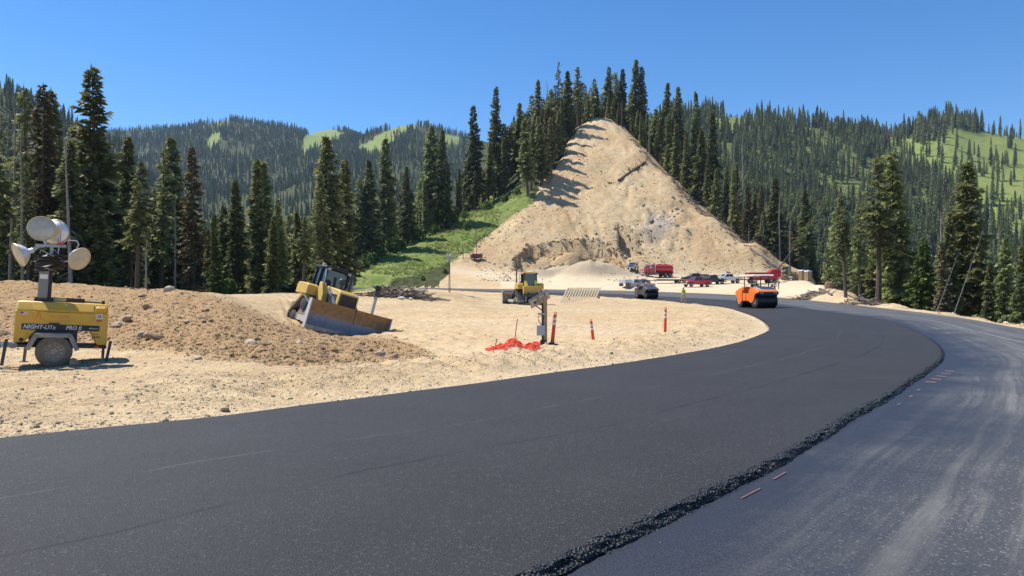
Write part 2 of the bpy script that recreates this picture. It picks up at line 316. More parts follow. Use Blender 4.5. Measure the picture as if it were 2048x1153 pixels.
def height(x, y, detail=True):
    """terrain height and zone data at flat arrays x, y"""
    x = np.asarray(x, float); y = np.asarray(y, float)
    z = base_h(x, y); Y = np.maximum(y, 2.0)
    px = CX + x / Y * F; py = HZ - (z - CAMZ) / Y * F
    n = len(x); dI = np.full(n, 99.0); dO = np.full(n, 99.0); road = np.zeros(n, bool)
    zr = np.zeros(n); m = (y < 185) & (np.abs(x) < 75); idx = np.where(m)[0]
    if len(idx):
        d1, z1, s1 = poly_dist(x[idx], y[idx], cI[::2]); d2, z2, s2 = poly_dist(x[idx], y[idx], cO[::2])
        inI = s1 < 0; inO = s2 > 0               # right of inner edge, left of outer edge
        dI[idx] = np.where(inI, -d1, d1); dO[idx] = np.where(inO, -d2, d2)
        road[idx] = inI & inO
        zr[idx] = np.where(inI & inO, (z1 * d2 + z2 * d1) / (d1 + d2 + 1e-9), np.where(d1 < d2, z1, z2))
    dist = np.minimum(np.abs(dI), np.abs(dO)); dist = np.where(road, 0, dist)
    out_side = (~road) & (dO > 0) & (np.abs(dO) < np.abs(dI))
    brown = sstep(-8, 10, poly_sd(px, py, BROWN)) * (y < 60)
    cut = sstep(-6, 6, poly_sd(px, py, CUT) + 10 * fbm(x * .12, y * .12, 3, 5)) * sstep(125, 150, y) * (y < 275)
    mead = sstep(-22, 16, poly_sd(px, py, MEADOW) + 20 * fbm(x * .08, y * .08, 3, 9)) * (y > 120) * (y < 300)
    # mounds and cuts that stand on the base
    pit = poly_sd(px, py + 0 * x, PIT) * (y > 150)
    z = np.where(y > 150, z - 4.8 * sstep(-0.4, 1.4, pit + 5 * fbm(x * .22, y * .22, 3, 31) + 2.2 * fbm(x * 1.1, y * 1.1, 2, 30)) * (.75 + .5 * fbm(x * .25, y * .12, 3, 32)) * (.25 + .75 * sstep(-.22, .1, fbm(x * .085 + 3, y * .085, 2, 34))) * (y < 200), z)
    sc = poly_sd(px, py, [(1234, 448), (1262, 462), (1284, 480), (1282, 500), (1262, 520), (1240, 505)])
    z = np.where(y > 150, z - 4.6 * sstep(-0.4, 1.8, sc + 4 * fbm(x * .35, y * .35, 3, 33)) * (y < 215), z)
    mnd = np.zeros_like(z)
    for cpx, cy, rx, ry, h in MOUNDS:
        g = gauss(x, y, X_at(cpx, cy), cy, rx, ry); mnd = np.maximum(mnd, h * np.minimum(1.35 * g, 1) * (0.9 + 0.2 * g))
    z = z + mnd * (1 + .25 * fbm(x * .35, y * .35, 3, 35))
    nearf = sstep(150, 60, y)
    rough = sstep(0.25, 2.2, dist)
    if detail:
        z = z + rough * nearf * (0.10 * fbm(x * .5, y * .5, 4, 2) + 0.045 * fbm(x * 2.1, y * 2.1, 3, 3))
        z = z + rough * brown * (0.16 * fbm(x * .9, y * .9, 4, 21) + 0.10 * np.abs(fbm(x * 2.6, y * 2.6, 3, 22)))
        # windrow of loose gravel along the inner shoulder
        w = np.exp(-((dI - 2.6) / 1.3) ** 2) * (y < 110) * (~out_side)
        z = z + w * (0.10 + 0.17 * fbm(x * .8, y * .8, 4, 41) + 0.05 * fbm(x * 4, y * 4, 2, 42))
        # small windrow on the outer shoulder
        w = np.exp(-((dO - 2.2) / 0.9) ** 2) * (y < 110) * (dO > 0)
        z = z + w * (0.16 + 0.22 * fbm(x * .6, y * .6, 4, 43))
        # tread marks of the dozers in the loose infield dirt
        q = (x * .93 + y * .36); lane = sstep(.22, .36, vnoise(x * .22, y * .22, 77)) * (y < 62) * (1 - brown) * (px > 560) * (px < 1560)
        z = z + rough * lane * 0.045 * np.sin(q * 2 * math.pi / 0.62) * nearf
        # cut face: runnels down the slope, ledges, loose rock
        u = x + .25 * (y - 200)
        z = z + cut * sstep(160, 185, y) * (0.6 * fbm(u * .22 + .5 * fbm(x * .1, y * .1, 2, 50), y * .05, 4, 51) + 1.1 * fbm(x * .07, y * .07, 4, 52) + 0.7 * np.abs(fbm(x * .33, y * .33, 4, 53)) - 0.6 * sstep(.10, .0, np.abs(fbm(u * .10 + 7, y * .04, 3, 54))) + .10 * np.sin(u * 2.6 + 2 * fbm(x * .1, y * .1, 2, 56)) * sstep(.5, .65, vnoise(x * .05, y * .05, 55)))
        led = cut * sstep(1250, 1290, px) * sstep(1400, 1360, px) * sstep(390, 420, py) * sstep(520, 470, py)
        z = z + led * 3.4 * (np.abs(fbm(x * .2 + y * .12, y * .24, 4, 57)) ** .6 - .4)
        z = z + mead * (0.5 * fbm(x * .1, y * .1, 4, 61) + .12 * fbm(x * .8, y * .8, 2, 62))
        fz = sstep(200, 600, y)
        z = z + fz * (10 * fbm(x * .008, y * .008, 5, 71) * sstep(400, 900, y) + 2.5 * fbm(x * .03, y * .03, 3, 72))
    # meet the road
    k = sstep(0.0, 1.7, dist); k = np.where(dist > 90, 1, k)
    z = np.where(m, (zr - .06) * (1 - k) + z * k, z); z = np.where(road, zr - .12, z)
    return z, dict(px=px, py=py, dI=dI, dO=dO, road=road, brown=brown, cut=cut, mead=mead, dist=dist, out=out_side, zr=zr)
def gz(x, y):
    z, _ = height(np.array([x], float), np.array([y], float)); return float(z[0])
def surf(x, y):
    z, i = height(np.array([x], float), np.array([y], float)); return float(i['zr'][0] + .037) if i['road'][0] else float(z[0])
def ground_at(px, Y): x = X_at(px, Y); return (x, Y, gz(x, Y))

def _rows():
    r = [2.0]
    for lim, g in ((6, .02), (45, .0075), (150, .0105), (160, .006), (285, .006), (1000, .016), (4450, .028)):
        while r[-1] < lim: r.append(r[-1] * (1 + g))
    return np.array(r)
YR = _rows(); UC = np.r_[np.linspace(-1.25, -.83, 16), np.linspace(-.80, .80, 535), np.linspace(.83, 1.25, 16)]
nx, ny = len(UC), len(YR)
gx = (UC[None, :] * YR[:, None]); gyy = np.repeat(YR[:, None], nx, 1)
zf, info = height(gx.ravel(), gyy.ravel())
Vg = np.stack([gx.ravel(), gyy.ravel(), zf], 1)
MD = [[(598, 306), (612, 272), (625, 250), (650, 250), (692, 268), (680, 280), (640, 296), (610, 310)], [(745, 276), (790, 252), (835, 238), (852, 250), (800, 266), (750, 284)],
      [(716, 296), (740, 284), (792, 274), (780, 294), (740, 314), (720, 306)], [(408, 250), (455, 232), (462, 246), (440, 250), (412, 260)], [(410, 292), (424, 268), (446, 264), (440, 284), (415, 298)],
      [(883, 266), (920, 272), (918, 292), (890, 282)]]
MR = [[(1420, 236), (1480, 226), (1512, 240), (1490, 262), (1430, 262)], [(1700, 250), (1740, 246), (1750, 262), (1700, 264)], [(1590, 232), (1622, 230), (1628, 246), (1592, 250)]]
MSP = [(1755, 310), (1800, 288), (1850, 300), (1900, 272), (1985, 252), (2300, 262), (2300, 560), (2060, 500), (1960, 440), (1890, 380), (1830, 340), (1765, 338)]
def hill_meadow(px, py, x, y):
    w = 10 * fbm(x * .02, y * .02, 3, 81); m = np.zeros_like(px)
    for p in MD: m = np.maximum(m, sstep(-3, 4, poly_sd(px, py, p) + w * .5) * (y > 600))
    for p in MR: m = np.maximum(m, sstep(-4, 6, poly_sd(px, py, p) + w) * (y > 500))
    s = sstep(-10, 12, poly_sd(px, py, MSP) + 2 * w) * (y > 380)
    return m, s
hm, hsp = hill_meadow(info['px'], HZ - (zf - CAMZ) / Vg[:, 1] * F, Vg[:, 0], Vg[:, 1])
px, py = info['px'], info['py']
rock = info['cut'] * sstep(.15, .85, .8 * np.exp(-((px - 1325) / 48) ** 2 - ((py - 440) / 38) ** 2) + .45 * np.exp(-((px - 1390) / 60) ** 2 - ((py - 500) / 30) ** 2) + .8 * fbm(Vg[:, 0] * .06, Vg[:, 1] * .06, 4, 91) - .1) * (py < 540)
padm = sstep(8, 18, info['dO']) * sstep(175, 160, Vg[:, 1]) * (Vg[:, 1] > 95) * (px > 840) * (px < 1720)
padm = np.maximum(padm, sstep(.0, 4, info['dO']) * sstep(175, 163, Vg[:, 1]) * (Vg[:, 1] > 95) * (px > 1000) * (px < 1640))
spoil = np.zeros(len(zf))
for cpx, cy, rx, ry, h in MOUNDS[:4]:
    spoil = np.maximum(spoil, sstep(.15, .5, gauss(Vg[:, 0], Vg[:, 1], X_at(cpx, cy), cy, rx, ry)))
padm = padm * (1 - .9 * spoil)
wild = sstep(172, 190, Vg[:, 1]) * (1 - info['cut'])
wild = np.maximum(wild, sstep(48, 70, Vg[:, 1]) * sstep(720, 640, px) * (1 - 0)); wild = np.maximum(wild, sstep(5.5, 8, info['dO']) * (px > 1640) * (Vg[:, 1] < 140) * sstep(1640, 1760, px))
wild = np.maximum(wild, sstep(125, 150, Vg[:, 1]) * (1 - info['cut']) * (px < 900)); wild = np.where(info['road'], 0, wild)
edge = np.where(info['out'], 0, np.exp(-np.maximum(info['dI'], 0) / .55)) * (Vg[:, 1] < 120)
grass = np.clip(np.maximum(info['mead'], np.maximum(hm, hsp)) * 1.0, 0, 1)
grass = np.maximum(grass, .46 * (Vg[:, 1] > 330) * sstep(1340, 1440, px) + .30 * (Vg[:, 1] > 330) * (px < 1000))
pit_soil_shade = np.exp(-((poly_sd(px, py, PIT)) / 9) ** 2) * (Vg[:, 1] > 155) * (Vg[:, 1] < 205) * (py < 535)  # brown round the pit rim: bare soil plus painted shade of its wall
brown_and_shade = np.maximum(info['brown'], .55 * pit_soil_shade)
def set_attr(me, name, a, b, c):
    at = me.color_attributes.new(name, 'FLOAT_COLOR', 'POINT')
    at.data.foreach_set("color", np.stack([a, b, c, np.ones_like(a)], 1).astype(np.float32).ravel())
ZG = zf.reshape(ny, nx)
def mesh_z(x, y):
    """height of the built terrain mesh (bilinear on its grid)"""
    x = np.asarray(x, float); y = np.clip(np.asarray(y, float), 2.001, YR[-2]); u = np.clip(x / y, UC[0], UC[-1] - 1e-6)
    i = np.clip(np.searchsorted(UC, u, 'right') - 1, 0, nx - 2); j = np.clip(np.searchsorted(YR, y, 'right') - 1, 0, ny - 2)
    a = (u - UC[i]) / (UC[i + 1] - UC[i]); b = (y - YR[j]) / (YR[j + 1] - YR[j])
    return (ZG[j, i] * (1 - a) + ZG[j, i + 1] * a) * (1 - b) + (ZG[j + 1, i] * (1 - a) + ZG[j + 1, i + 1] * a) * b
def gz(x, y): return float(mesh_z(x, y))
ii = (np.arange(ny - 1)[:, None] * nx + np.arange(nx - 1)[None, :]).ravel()
quads = np.stack([ii, ii + 1, ii + nx + 1, ii + nx], 1)
fc = lambda a: a[quads].mean(1)
cutf = (fc(info['cut']) > .5) & (fc(Vg[:, 1]) > 160); mf = (fc(info['mead']) > .45) & ~cutf
hf = (fc(Vg[:, 1]) > 300) & ~cutf & ~mf; gf = ~(cutf | mf | hf)
# hide ground where the asphalt lies on it? keep it: the asphalt is a separate slab 12 cm above
def sub_mesh(name, sel, extra=None):
    q = quads[sel]; used = np.unique(q); remap = np.full(len(Vg), -1); remap[used] = np.arange(len(used))
    v = Vg[used]; q = remap[q]; at = [a[used] for a in (grass, brown_and_shade, rock, padm, wild, edge, spoil, np.zeros(len(Vg)), np.zeros(len(Vg)))]
    if extra is not None:
        k = len(v); v = np.vstack([v, extra[0]]); q = np.vstack([q, extra[1] + k]); at = [np.r_[a, np.zeros(len(extra[0]))] for a in at]
    me = bpy.data.meshes.new(name); me.vertices.add(len(v)); me.vertices.foreach_set("co", v.astype(np.float32).ravel())
    me.loops.add(q.size); me.loops.foreach_set("vertex_index", q.astype(np.int32).ravel())
    me.polygons.add(len(q)); me.polygons.foreach_set("loop_start", np.arange(0, q.size, 4, dtype=np.int32)); me.polygons.foreach_set("loop_total", np.full(len(q), 4, np.int32))
    me.update(calc_edges=True); me.validate(); me.polygons.foreach_set("use_smooth", np.ones(len(q), bool))
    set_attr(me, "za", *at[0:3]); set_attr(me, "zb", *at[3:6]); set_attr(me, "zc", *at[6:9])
    o = bpy.data.objects.new(name, me); col.objects.link(o); o["kind"] = "structure"; return o
# coarse skirt behind and beside the camera so the ground goes on all round
sk_v = []; sk_q = []
for sgn, c in ((-1, 0), (1, nx - 1)):
    k = len(sk_v)
    for j in range(0, ny, 12): sk_v += [tuple(Vg[j * nx + c]), (Vg[j * nx + c, 0] + sgn * 400, Vg[j * nx + c, 1], Vg[j * nx + c, 2] + (40 if YR[j] > 300 else 0))]
    for j in range(len(range(0, ny, 12)) - 1):
        a = k + 2 * j; sk_q.append((a, a + 1, a + 3, a + 2) if sgn > 0 else (a + 1, a, a + 2, a + 3))
k = len(sk_v); sk_v += [(-402.5, 2, -.15), (402.5, 2, -.15), (402.5, -400, -.15), (-402.5, -400, -.15)]; sk_q.append((k, k + 3, k + 2, k + 1))
ground = sub_mesh("ground", gf, (np.array(sk_v), np.array(sk_q)))
cut_slope = sub_mesh("excavated_slope", cutf); meadow = sub_mesh("meadow_slope", mf); hills = sub_mesh("hills", hf)
# ------------------------------------------------------------------ ground material
def NN(m): return m.node_tree.nodes, m.node_tree.links
class G:
    """tiny node-graph helper"""
    def __init__(s, name):
        s.m = bpy.data.materials.new(name); s.m.use_nodes = True; s.n = s.m.node_tree.nodes; s.l = s.m.node_tree.links
        s.b = s.n["Principled BSDF"]; s.pos = s.n.new("ShaderNodeNewGeometry").outputs['Position']
    def inp(s, node, k, v):
        if v is None: return
        if hasattr(v, 'links'): s.l.new(v, node.inputs[k])
        else:
            if isinstance(v, tuple) and len(v) == 3 and node.inputs[k].type == 'RGBA': v = (*v, 1)
            node.inputs[k].default_value = v
    def noise(s, scale, detail=4, rough=.6, vec=None, out='Fac'):
        t = s.n.new("ShaderNodeTexNoise"); s.inp(t, 'Scale', scale); s.inp(t, 'Detail', detail); s.inp(t, 'Roughness', rough); s.inp(t, 'Vector', vec if vec is not None else s.pos); return t.outputs[out]
    def voro(s, scale, feat='F1', out='Distance', vec=None):
        t = s.n.new("ShaderNodeTexVoronoi"); t.feature = feat; s.inp(t, 'Scale', scale); s.inp(t, 'Vector', vec if vec is not None else s.pos); return t.outputs[out]
    def ramp(s, f, a, b, ca=(0, 0, 0), cb=(1, 1, 1)):
        r = s.n.new("ShaderNodeValToRGB"); e = r.color_ramp.elements; e[0].position = a; e[1].position = b; e[0].color = (*ca, 1); e[1].color = (*cb, 1); s.l.new(f, r.inputs[0]); return r.outputs[0]
    def mr(s, f, a, b, c=0., d=1.):
        r = s.n.new("ShaderNodeMapRange"); s.inp(r, 'Value', f)
        for k, v in zip(('From Min', 'From Max', 'To Min', 'To Max'), (a, b, c, d)): r.inputs[k].default_value = v
        return r.outputs[0]
    def mix(s, f, a, b, mode='MIX'):
        x = s.n.new("ShaderNodeMix"); x.data_type = 'RGBA'; x.blend_type = mode; s.inp(x, 0, f); s.inp(x, 6, a); s.inp(x, 7, b); return x.outputs[2]
    def math(s, op, a, b=None, c=None):
        x = s.n.new("ShaderNodeMath"); x.operation = op; s.inp(x, 0, a); s.inp(x, 1, b); s.inp(x, 2, c); return x.outputs[0]
    def attr(s, name):
        a = s.n.new("ShaderNodeAttribute"); a.attribute_name = name; sp = s.n.new("ShaderNodeSeparateColor"); s.l.new(a.outputs['Color'], sp.inputs[0]); return sp.outputs
    def scalevec(s, v, sc):
        x = s.n.new("ShaderNodeMapping"); s.l.new(v, x.inputs['Vector']); x.inputs['Scale'].default_value = sc; return x.outputs[0]
    def uv(s):
        return s.n.new("ShaderNodeUVMap").outputs[0]
    def bump(s, h, strength, dist, normal=None):
        b = s.n.new("ShaderNodeBump"); b.inputs['Strength'].default_value = strength; b.inputs['Distance'].default_value = dist; s.l.new(h, b.inputs['Height'])
        if normal is not None: s.l.new(normal, b.inputs['Normal'])
        return b.outputs[0]
    def done(s, color=None, rough=None, normal=None, spec=.3):
        s.inp(s.b, 'Base Color', color); s.inp(s.b, 'Roughness', rough); s.inp(s.b, 'Normal', normal); s.b.inputs['Specular IOR Level'].default_value = spec; return s.m

g = G("earth")
za, zb, zc = g.attr("za"), g.attr("zb"), g.attr("zc")
big = g.noise(.35, 5); mid = g.noise(2.2, 5, .7); fine = g.noise(14, 4, .7); grit = g.noise(60, 3, .7); far = g.noise(.05, 6, .65)
vo = g.voro(7.0, out='Color'); vd = g.voro(7.0); vo2 = g.voro(22.0, out='Color')
c = g.mix(g.ramp(big, .35, .65), (.49, .345, .185), (.60, .45, .26))
c = g.mix(g.math('MULTIPLY', g.ramp(mid, .42, .62), .55), c, (.36, .27, .17))
c = g.mix(g.math('MULTIPLY', g.ramp(far, .45, .6), .4), c, (.56, .46, .33))
peb = g.n.new("ShaderNodeHueSaturation"); g.l.new(vo2, peb.inputs['Color']); peb.inputs['Saturation'].default_value = .12; peb.inputs['Value'].default_value = .75
c = g.mix(g.math('MULTIPLY', g.ramp(fine, .48, .62), .45), c, peb.outputs[0], 'OVERLAY')
rv = g.n.new('ShaderNodeMapping'); g.l.new(g.pos, rv.inputs['Vector']); rv.inputs['Rotation'].default_value = (0, 0, -.37); rv.inputs['Scale'].default_value = (.22, 1.5, 1)
c = g.mix(g.math('MULTIPLY', g.ramp(g.noise(1.0, 5, .7, rv.outputs[0]), .47, .60), .45), c, (.37, .255, .14))
# zones: soil and plant colours; brown also paints shade on the pit wall
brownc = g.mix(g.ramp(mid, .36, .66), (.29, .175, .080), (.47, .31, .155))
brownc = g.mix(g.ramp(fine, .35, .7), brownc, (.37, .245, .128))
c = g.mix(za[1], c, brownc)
cutc = g.mix(g.ramp(far, .40, .60), (.61, .43, .23), (.71, .54, .32))
cutc = g.mix(g.math('MULTIPLY', g.ramp(g.noise(.55, 6, .75), .5, .66), .7), cutc, (.47, .32, .175))
cutc = g.mix(g.math('MULTIPLY', g.ramp(g.voro(1.1, out='Color'), .55, .9), .45), cutc, (.62, .52, .36))
cutc = g.mix(g.math('MULTIPLY', g.ramp(g.noise(2.6, 4, .8), .55, .66), .5), cutc, (.36, .24, .13))
cutc = g.mix(g.math('MULTIPLY', g.ramp(g.noise(.11, 5, .7, g.scalevec(g.pos, (1, .35, .35))), .52, .64), .5), cutc, (.56, .35, .18))
iscut = g.math('GREATER_THAN', g.n.new("ShaderNodeSeparateXYZ").outputs[0], 1e9)
sx = g.n.new("ShaderNodeSeparateXYZ"); g.l.new(g.pos, sx.inputs[0])
c = g.mix(g.mr(sx.outputs[1], 150, 172), c, cutc)
c = g.mix(g.math('MULTIPLY', za[2], .75), c, g.mix(g.ramp(g.noise(.8, 6, .7), .35, .65), (.27, .26, .25), (.43, .40, .36)))
c = g.mix(g.math('MULTIPLY', zb[0], g.mr(big, .3, .6, .45, .95)), c, (.62, .52, .36))
c = g.mix(g.math('MULTIPLY', zc[0], .8), c, g.mix(g.ramp(fine, .3, .7), (.34, .27, .19), (.46, .37, .265)))
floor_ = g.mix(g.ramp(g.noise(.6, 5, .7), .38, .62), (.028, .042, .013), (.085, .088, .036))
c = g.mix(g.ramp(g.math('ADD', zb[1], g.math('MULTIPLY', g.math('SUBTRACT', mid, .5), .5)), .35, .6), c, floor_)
gr = g.mix(g.ramp(g.noise(.28, 6, .7), .36, .62), (.16, .24, .045), (.31, .33, .105))
gr = g.mix(g.math('MULTIPLY', g.ramp(g.noise(.12, 5, .7), .52, .68), .8), gr, (.33, .28, .14))
gr = g.mix(g.ramp(g.noise(1.7, 5, .75), .4, .75), gr, (.085, .14, .028))
c = g.mix(g.ramp(g.math('ADD', za[0], g.math('MULTIPLY', g.math('SUBTRACT', g.noise(.3, 6, .75), .5), 1.1)), .36, .58), c, gr)
c = g.mix(g.math('MULTIPLY', zb[2], .85), c, g.mix(g.ramp(grit, .3, .7), (.55, .44, .29), (.63, .52, .36)))
c = g.mix(g.math('MULTIPLY', g.ramp(g.noise(34, 3, .8), .56, .66), .5), c, (.17, .115, .065))
cb_ = g.math('MULTIPLY', g.noise(.75, 7, .78), g.mr(sx.outputs[1], 160, 174)); h0 = g.bump(cb_, 1.0, .75)
h1 = g.bump(mid, .5, .3, h0); h2 = g.bump(fine, .55, .06, h1); h3 = g.bump(vd, .30, .05, h2); h4 = g.bump(grit, .5, .014, h3)
earth = g.done(c, .95, h4, .12)
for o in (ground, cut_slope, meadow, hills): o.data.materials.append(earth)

# ------------------------------------------------------------------ asphalt
def strip(name, A, Bc, m, nt=10, lift=0.0, skirt=None, n=420, jag=0.0):
    """slab lofted between two edge curves; uv = metres along, metres across"""
    a = resample(A, n); b = resample(Bc, n); s = np.r_[0, np.cumsum(np.linalg.norm(np.diff((a + b) / 2, axis=0), axis=1))]
    if jag: 
        d = b - a; d /= np.linalg.norm(d, axis=1)[:, None] + 1e-9; a = a + d * (jag * fbm(s * 1.7, s * 0 + 3, 4, 101))[:, None]
    V = []; UV = []
    for j in range(nt + 1):
        t = j / nt; p = a * (1 - t) + b * t; p[:, 2] += lift; V.append(p); w = np.linalg.norm(b - a, axis=1); UV.append(np.stack([s, w * t], 1))
    V = np.stack(V, 1); UV = np.stack(UV, 1)
    if skirt:
        lo0 = V[:, :1].copy(); lo0[:, :, 2] -= skirt; lo1 = V[:, -1:].copy(); lo1[:, :, 2] -= skirt
        V = np.concatenate([lo0, V, lo1], 1); UV = np.concatenate([UV[:, :1], UV, UV[:, -1:]], 1)
    k = V.shape[1]; idx = np.arange(n * k).reshape(n, k)
    q = np.stack([idx[:-1, :-1].ravel(), idx[:-1, 1:].ravel(), idx[1:, 1:].ravel(), idx[1:, :-1].ravel()], 1)
    me = bpy.data.meshes.new(name); me.from_pydata(V.reshape(-1, 3).tolist(), [], q.tolist()); me.update()
    bm = bmesh.new(); bm.from_mesh(me); bmesh.ops.recalc_face_normals(bm, faces=bm.faces)
    if sum(f.normal.z for f in bm.faces) < 0: bmesh.ops.reverse_faces(bm, faces=bm.faces)
    bm.to_mesh(me); bm.free()
    uvl = me.uv_layers.new(name="UVMap"); li = np.empty(len(me.loops), np.int32); me.loops.foreach_get("vertex_index", li)
    uvl.data.foreach_set("uv", UV.reshape(-1, 2)[li].astype(np.float32).ravel())
    o = bpy.data.objects.new(name, me); col.objects.link(o); me.materials.append(m); o["kind"] = "structure"; return o
def along(P, t):      # curve from blend of the three edges
    n = 700; a, j, b = resample(cI, n), resample(cJ, n), resample(cO, n); return a * (1 - t) + j * t if t <= 1 else j * (2 - t) + b * (t - 1)

g = G("fresh_asphalt"); uv = g.uv()
gr1 = g.noise(95, 3, .75); gr2 = g.voro(75, out='Color'); lo = g.noise(.5, 4)
gs = g.n.new("ShaderNodeSeparateColor"); g.l.new(gr2, gs.inputs[0])
c = g.mix(g.ramp(gr1, .3, .72), (.0045, .0045, .005), (.040, .0395, .041))
c = g.mix(g.ramp(gs.outputs[0], .88, 1.0), c, (.075, .074, .076))
c = g.mix(g.math('MULTIPLY', g.ramp(lo, .4, .65), .22), c, (.048, .048, .050))
band = g.noise(1.0, 3, .6, g.scalevec(g.uv(), (.02, .9, 1))); c = g.mix(g.math('MULTIPLY', g.ramp(band, .45, .62), .30), c, (.020, .020, .021))
su = g.n.new("ShaderNodeSeparateXYZ"); g.l.new(uv, su.inputs[0])
wob = g.math('MULTIPLY', g.math('SUBTRACT', g.noise(.35, 3, .5, g.scalevec(uv, (1, .0, 1))), .5), .5)
for off, wd, colr in ((3.3, .013, (.075, .075, .08)), (4.95, .024, (.008, .008, .010))):
    dd = g.math('ABSOLUTE', g.math('SUBTRACT', g.math('ADD', su.outputs[1], wob), off))
    f = g.math('MULTIPLY', g.mr(dd, wd * .4, wd * 1.6, 1, 0), g.ramp(g.noise(.9, 4, .6, g.scalevec(uv, (1, .2, 1))), .40, .55)); c = g.mix(f, c, colr)
nb = g.bump(gr1, .7, .012); nb = g.bump(g.voro(75), .5, .01, nb)
fresh = g.done(c, g.mr(gr1, .3, .7, .58, .75), nb, .33)

g = G("worn_asphalt"); uv = g.uv()
su = g.n.new("ShaderNodeSeparateXYZ"); g.l.new(uv, su.inputs[0])
gr1 = g.noise(80, 3, .75); gr2 = g.voro(70, out='Color'); gs = g.n.new("ShaderNodeSeparateColor"); g.l.new(gr2, gs.inputs[0])
warp = g.noise(.10, 3, .5, out='Color'); wv = g.n.new("ShaderNodeVectorMath"); wv.operation = 'SCALE'; g.l.new(warp, wv.inputs[0]); wv.inputs['Scale'].default_value = 1.5
av = g.n.new("ShaderNodeVectorMath"); g.l.new(uv, av.inputs[0]); g.l.new(wv.outputs[0], av.inputs[1]); wuv = av.outputs[0]
st1 = g.noise(1.0, 6, .72, g.scalevec(wuv, (.035, 2.0, 1))); st2 = g.noise(1.0, 5, .7, g.scalevec(wuv, (.16, 5.5, 1))); blot = g.noise(.45, 5, .65)
c = g.mix(g.ramp(gr1, .3, .7), (.040, .040, .041), (.090, .088, .087))
c = g.mix(g.ramp(gs.outputs[0], .90, .99), c, (.20, .20, .20))
c = g.mix(g.math('MULTIPLY', g.ramp(st1, .49, .64), .62), c, (.19, .18, .155))
c = g.mix(g.math('MULTIPLY', g.math('MULTIPLY', g.ramp(st2, .52, .70), g.ramp(blot, .42, .58)), .55), c, (.25, .235, .20))
tack = g.mr(g.math('ADD', su.outputs[1], g.math('MULTIPLY', g.math('SUBTRACT', blot, .5), 3.2)), .45, 2.3, 1, 0)
c = g.mix(g.math('MULTIPLY', tack, .93), c, g.mix(g.ramp(gr1, .35, .75), (.011, .013, .021), (.042, .047, .064)))
worn = g.done(c, g.math('SUBTRACT', g.mr(gr1, .3, .7, .55, .70), g.math('MULTIPLY', tack, .14)), g.bump(gr1, .55, .010), .36)

g = G("loose_asphalt"); gr1 = g.noise(55, 3, .7)
black = g.done(g.mix(g.ramp(gr1, .35, .72), (.004, .004, .005), (.022, .022, .024)), .55, g.bump(g.voro(48), 1.0, .03), .5)

jj = resample(cJ, 700); ii_ = resample(cI, 700)
road_old = strip("road", cJ, cO, worn, 10, -0.02, .3)
road_new = strip("fresh_road_lane", cI, cJ, fresh, 12, 0.035, .25, n=700, jag=.06)
# ragged unrolled edge of the fresh mat: lumpy black lip
def lip():
    n = 4200; P = resample(cJ, n); T = np.gradient(P[:, :2], axis=0); T /= np.linalg.norm(T, axis=1)[:, None]; Nn = np.stack([T[:, 1], -T[:, 0]], 1)
    s = np.r_[0, np.cumsum(np.linalg.norm(np.diff(P, axis=0), axis=1))]; k = P[:, 1] < 60
    P, Nn, s = P[k], Nn[k], s[k]; cs = np.array([-.05, -.03, -.01, .01, .03, .045, .06, .075]); prof = np.array([.034, .044, .050, .046, .034, .016, -.004, -.03])
    V = np.zeros((len(P), len(cs), 3))
    for j, c0 in enumerate(cs):
        jit = .035 * fbm(s * 8, s * 0 + j * 3.3, 3, 111) + (.04 * fbm(s * 1.1, s * 0, 3, 113)); hz = (.013 * fbm(s * 22, s * 0 + j * 7.7, 3, 112)) * (1 if 0 < j < 7 else .2)
        V[:, j, :2] = P[:, :2] + Nn * (c0 + jit * (0.3 if j == 0 else 1))[:, None]; V[:, j, 2] = P[:, 2] + prof[j] + hz
    idx = np.arange(V.shape[0] * V.shape[1]).reshape(V.shape[:2]); q = np.stack([idx[:-1, :-1].ravel(), idx[1:, :-1].ravel(), idx[1:, 1:].ravel(), idx[:-1, 1:].ravel()], 1)
    b = B(); b.v = [tuple(v) for v in V.reshape(-1, 3)]; b.f = [tuple(f) for f in q.tolist()]
    o = bpy.data.objects.new("asphalt_edge", b.mesh("asphalt_edge", None)); col.objects.link(o); o.data.materials.append(black); o["kind"] = "structure"
    if sum(p.normal.z for p in o.data.polygons) < 0: o.data.flip_normals()
lip()
# red survey paint beside the joint, thin white line on the worn lane
paint_red = mat("red_paint", (.22, .09, .098), .8, col2=(.055, .05, .055), nscale=45)
def decal(name, P0, t0, t1, side0, side1, m, lift, n=8, wob=0.0):
    P = resample(P0, 1400); s = np.r_[0, np.cumsum(np.linalg.norm(np.diff(P, axis=0), axis=1))]; T = np.gradient(P[:, :2], axis=0); T /= np.linalg.norm(T, axis=1)[:, None]; Nn = np.stack([T[:, 1], -T[:, 0]], 1)
    tt = np.linspace(t0, t1, n); f = lambda a: np.interp(tt, s, a); V = []
    for i in range(n):
        for sd in (side0, side1): V.append((f(P[:, 0])[i] + f(Nn[:, 0])[i] * sd, f(P[:, 1])[i] + f(Nn[:, 1])[i] * sd, f(P[:, 2])[i] + lift + .004 * abs(sd)))
    b = B(); b.raw(V, [(2 * i, 2 * i + 1, 2 * i + 3, 2 * i + 2) for i in range(n - 1)]); o = b.build(name, m, smooth=None)
    if sum(p.normal.z for p in o.data.polygons) < 0: o.data.flip_normals()
    return o
P_ = resample(cJ, 1400); s_ = np.r_[0, np.cumsum(np.linalg.norm(np.diff(P_, axis=0), axis=1))]
def s_at_y(y): k = np.argmin(np.abs(P_[:, 1] - y) + 100 * (P_[:, 0] < -3)); return s_[k]
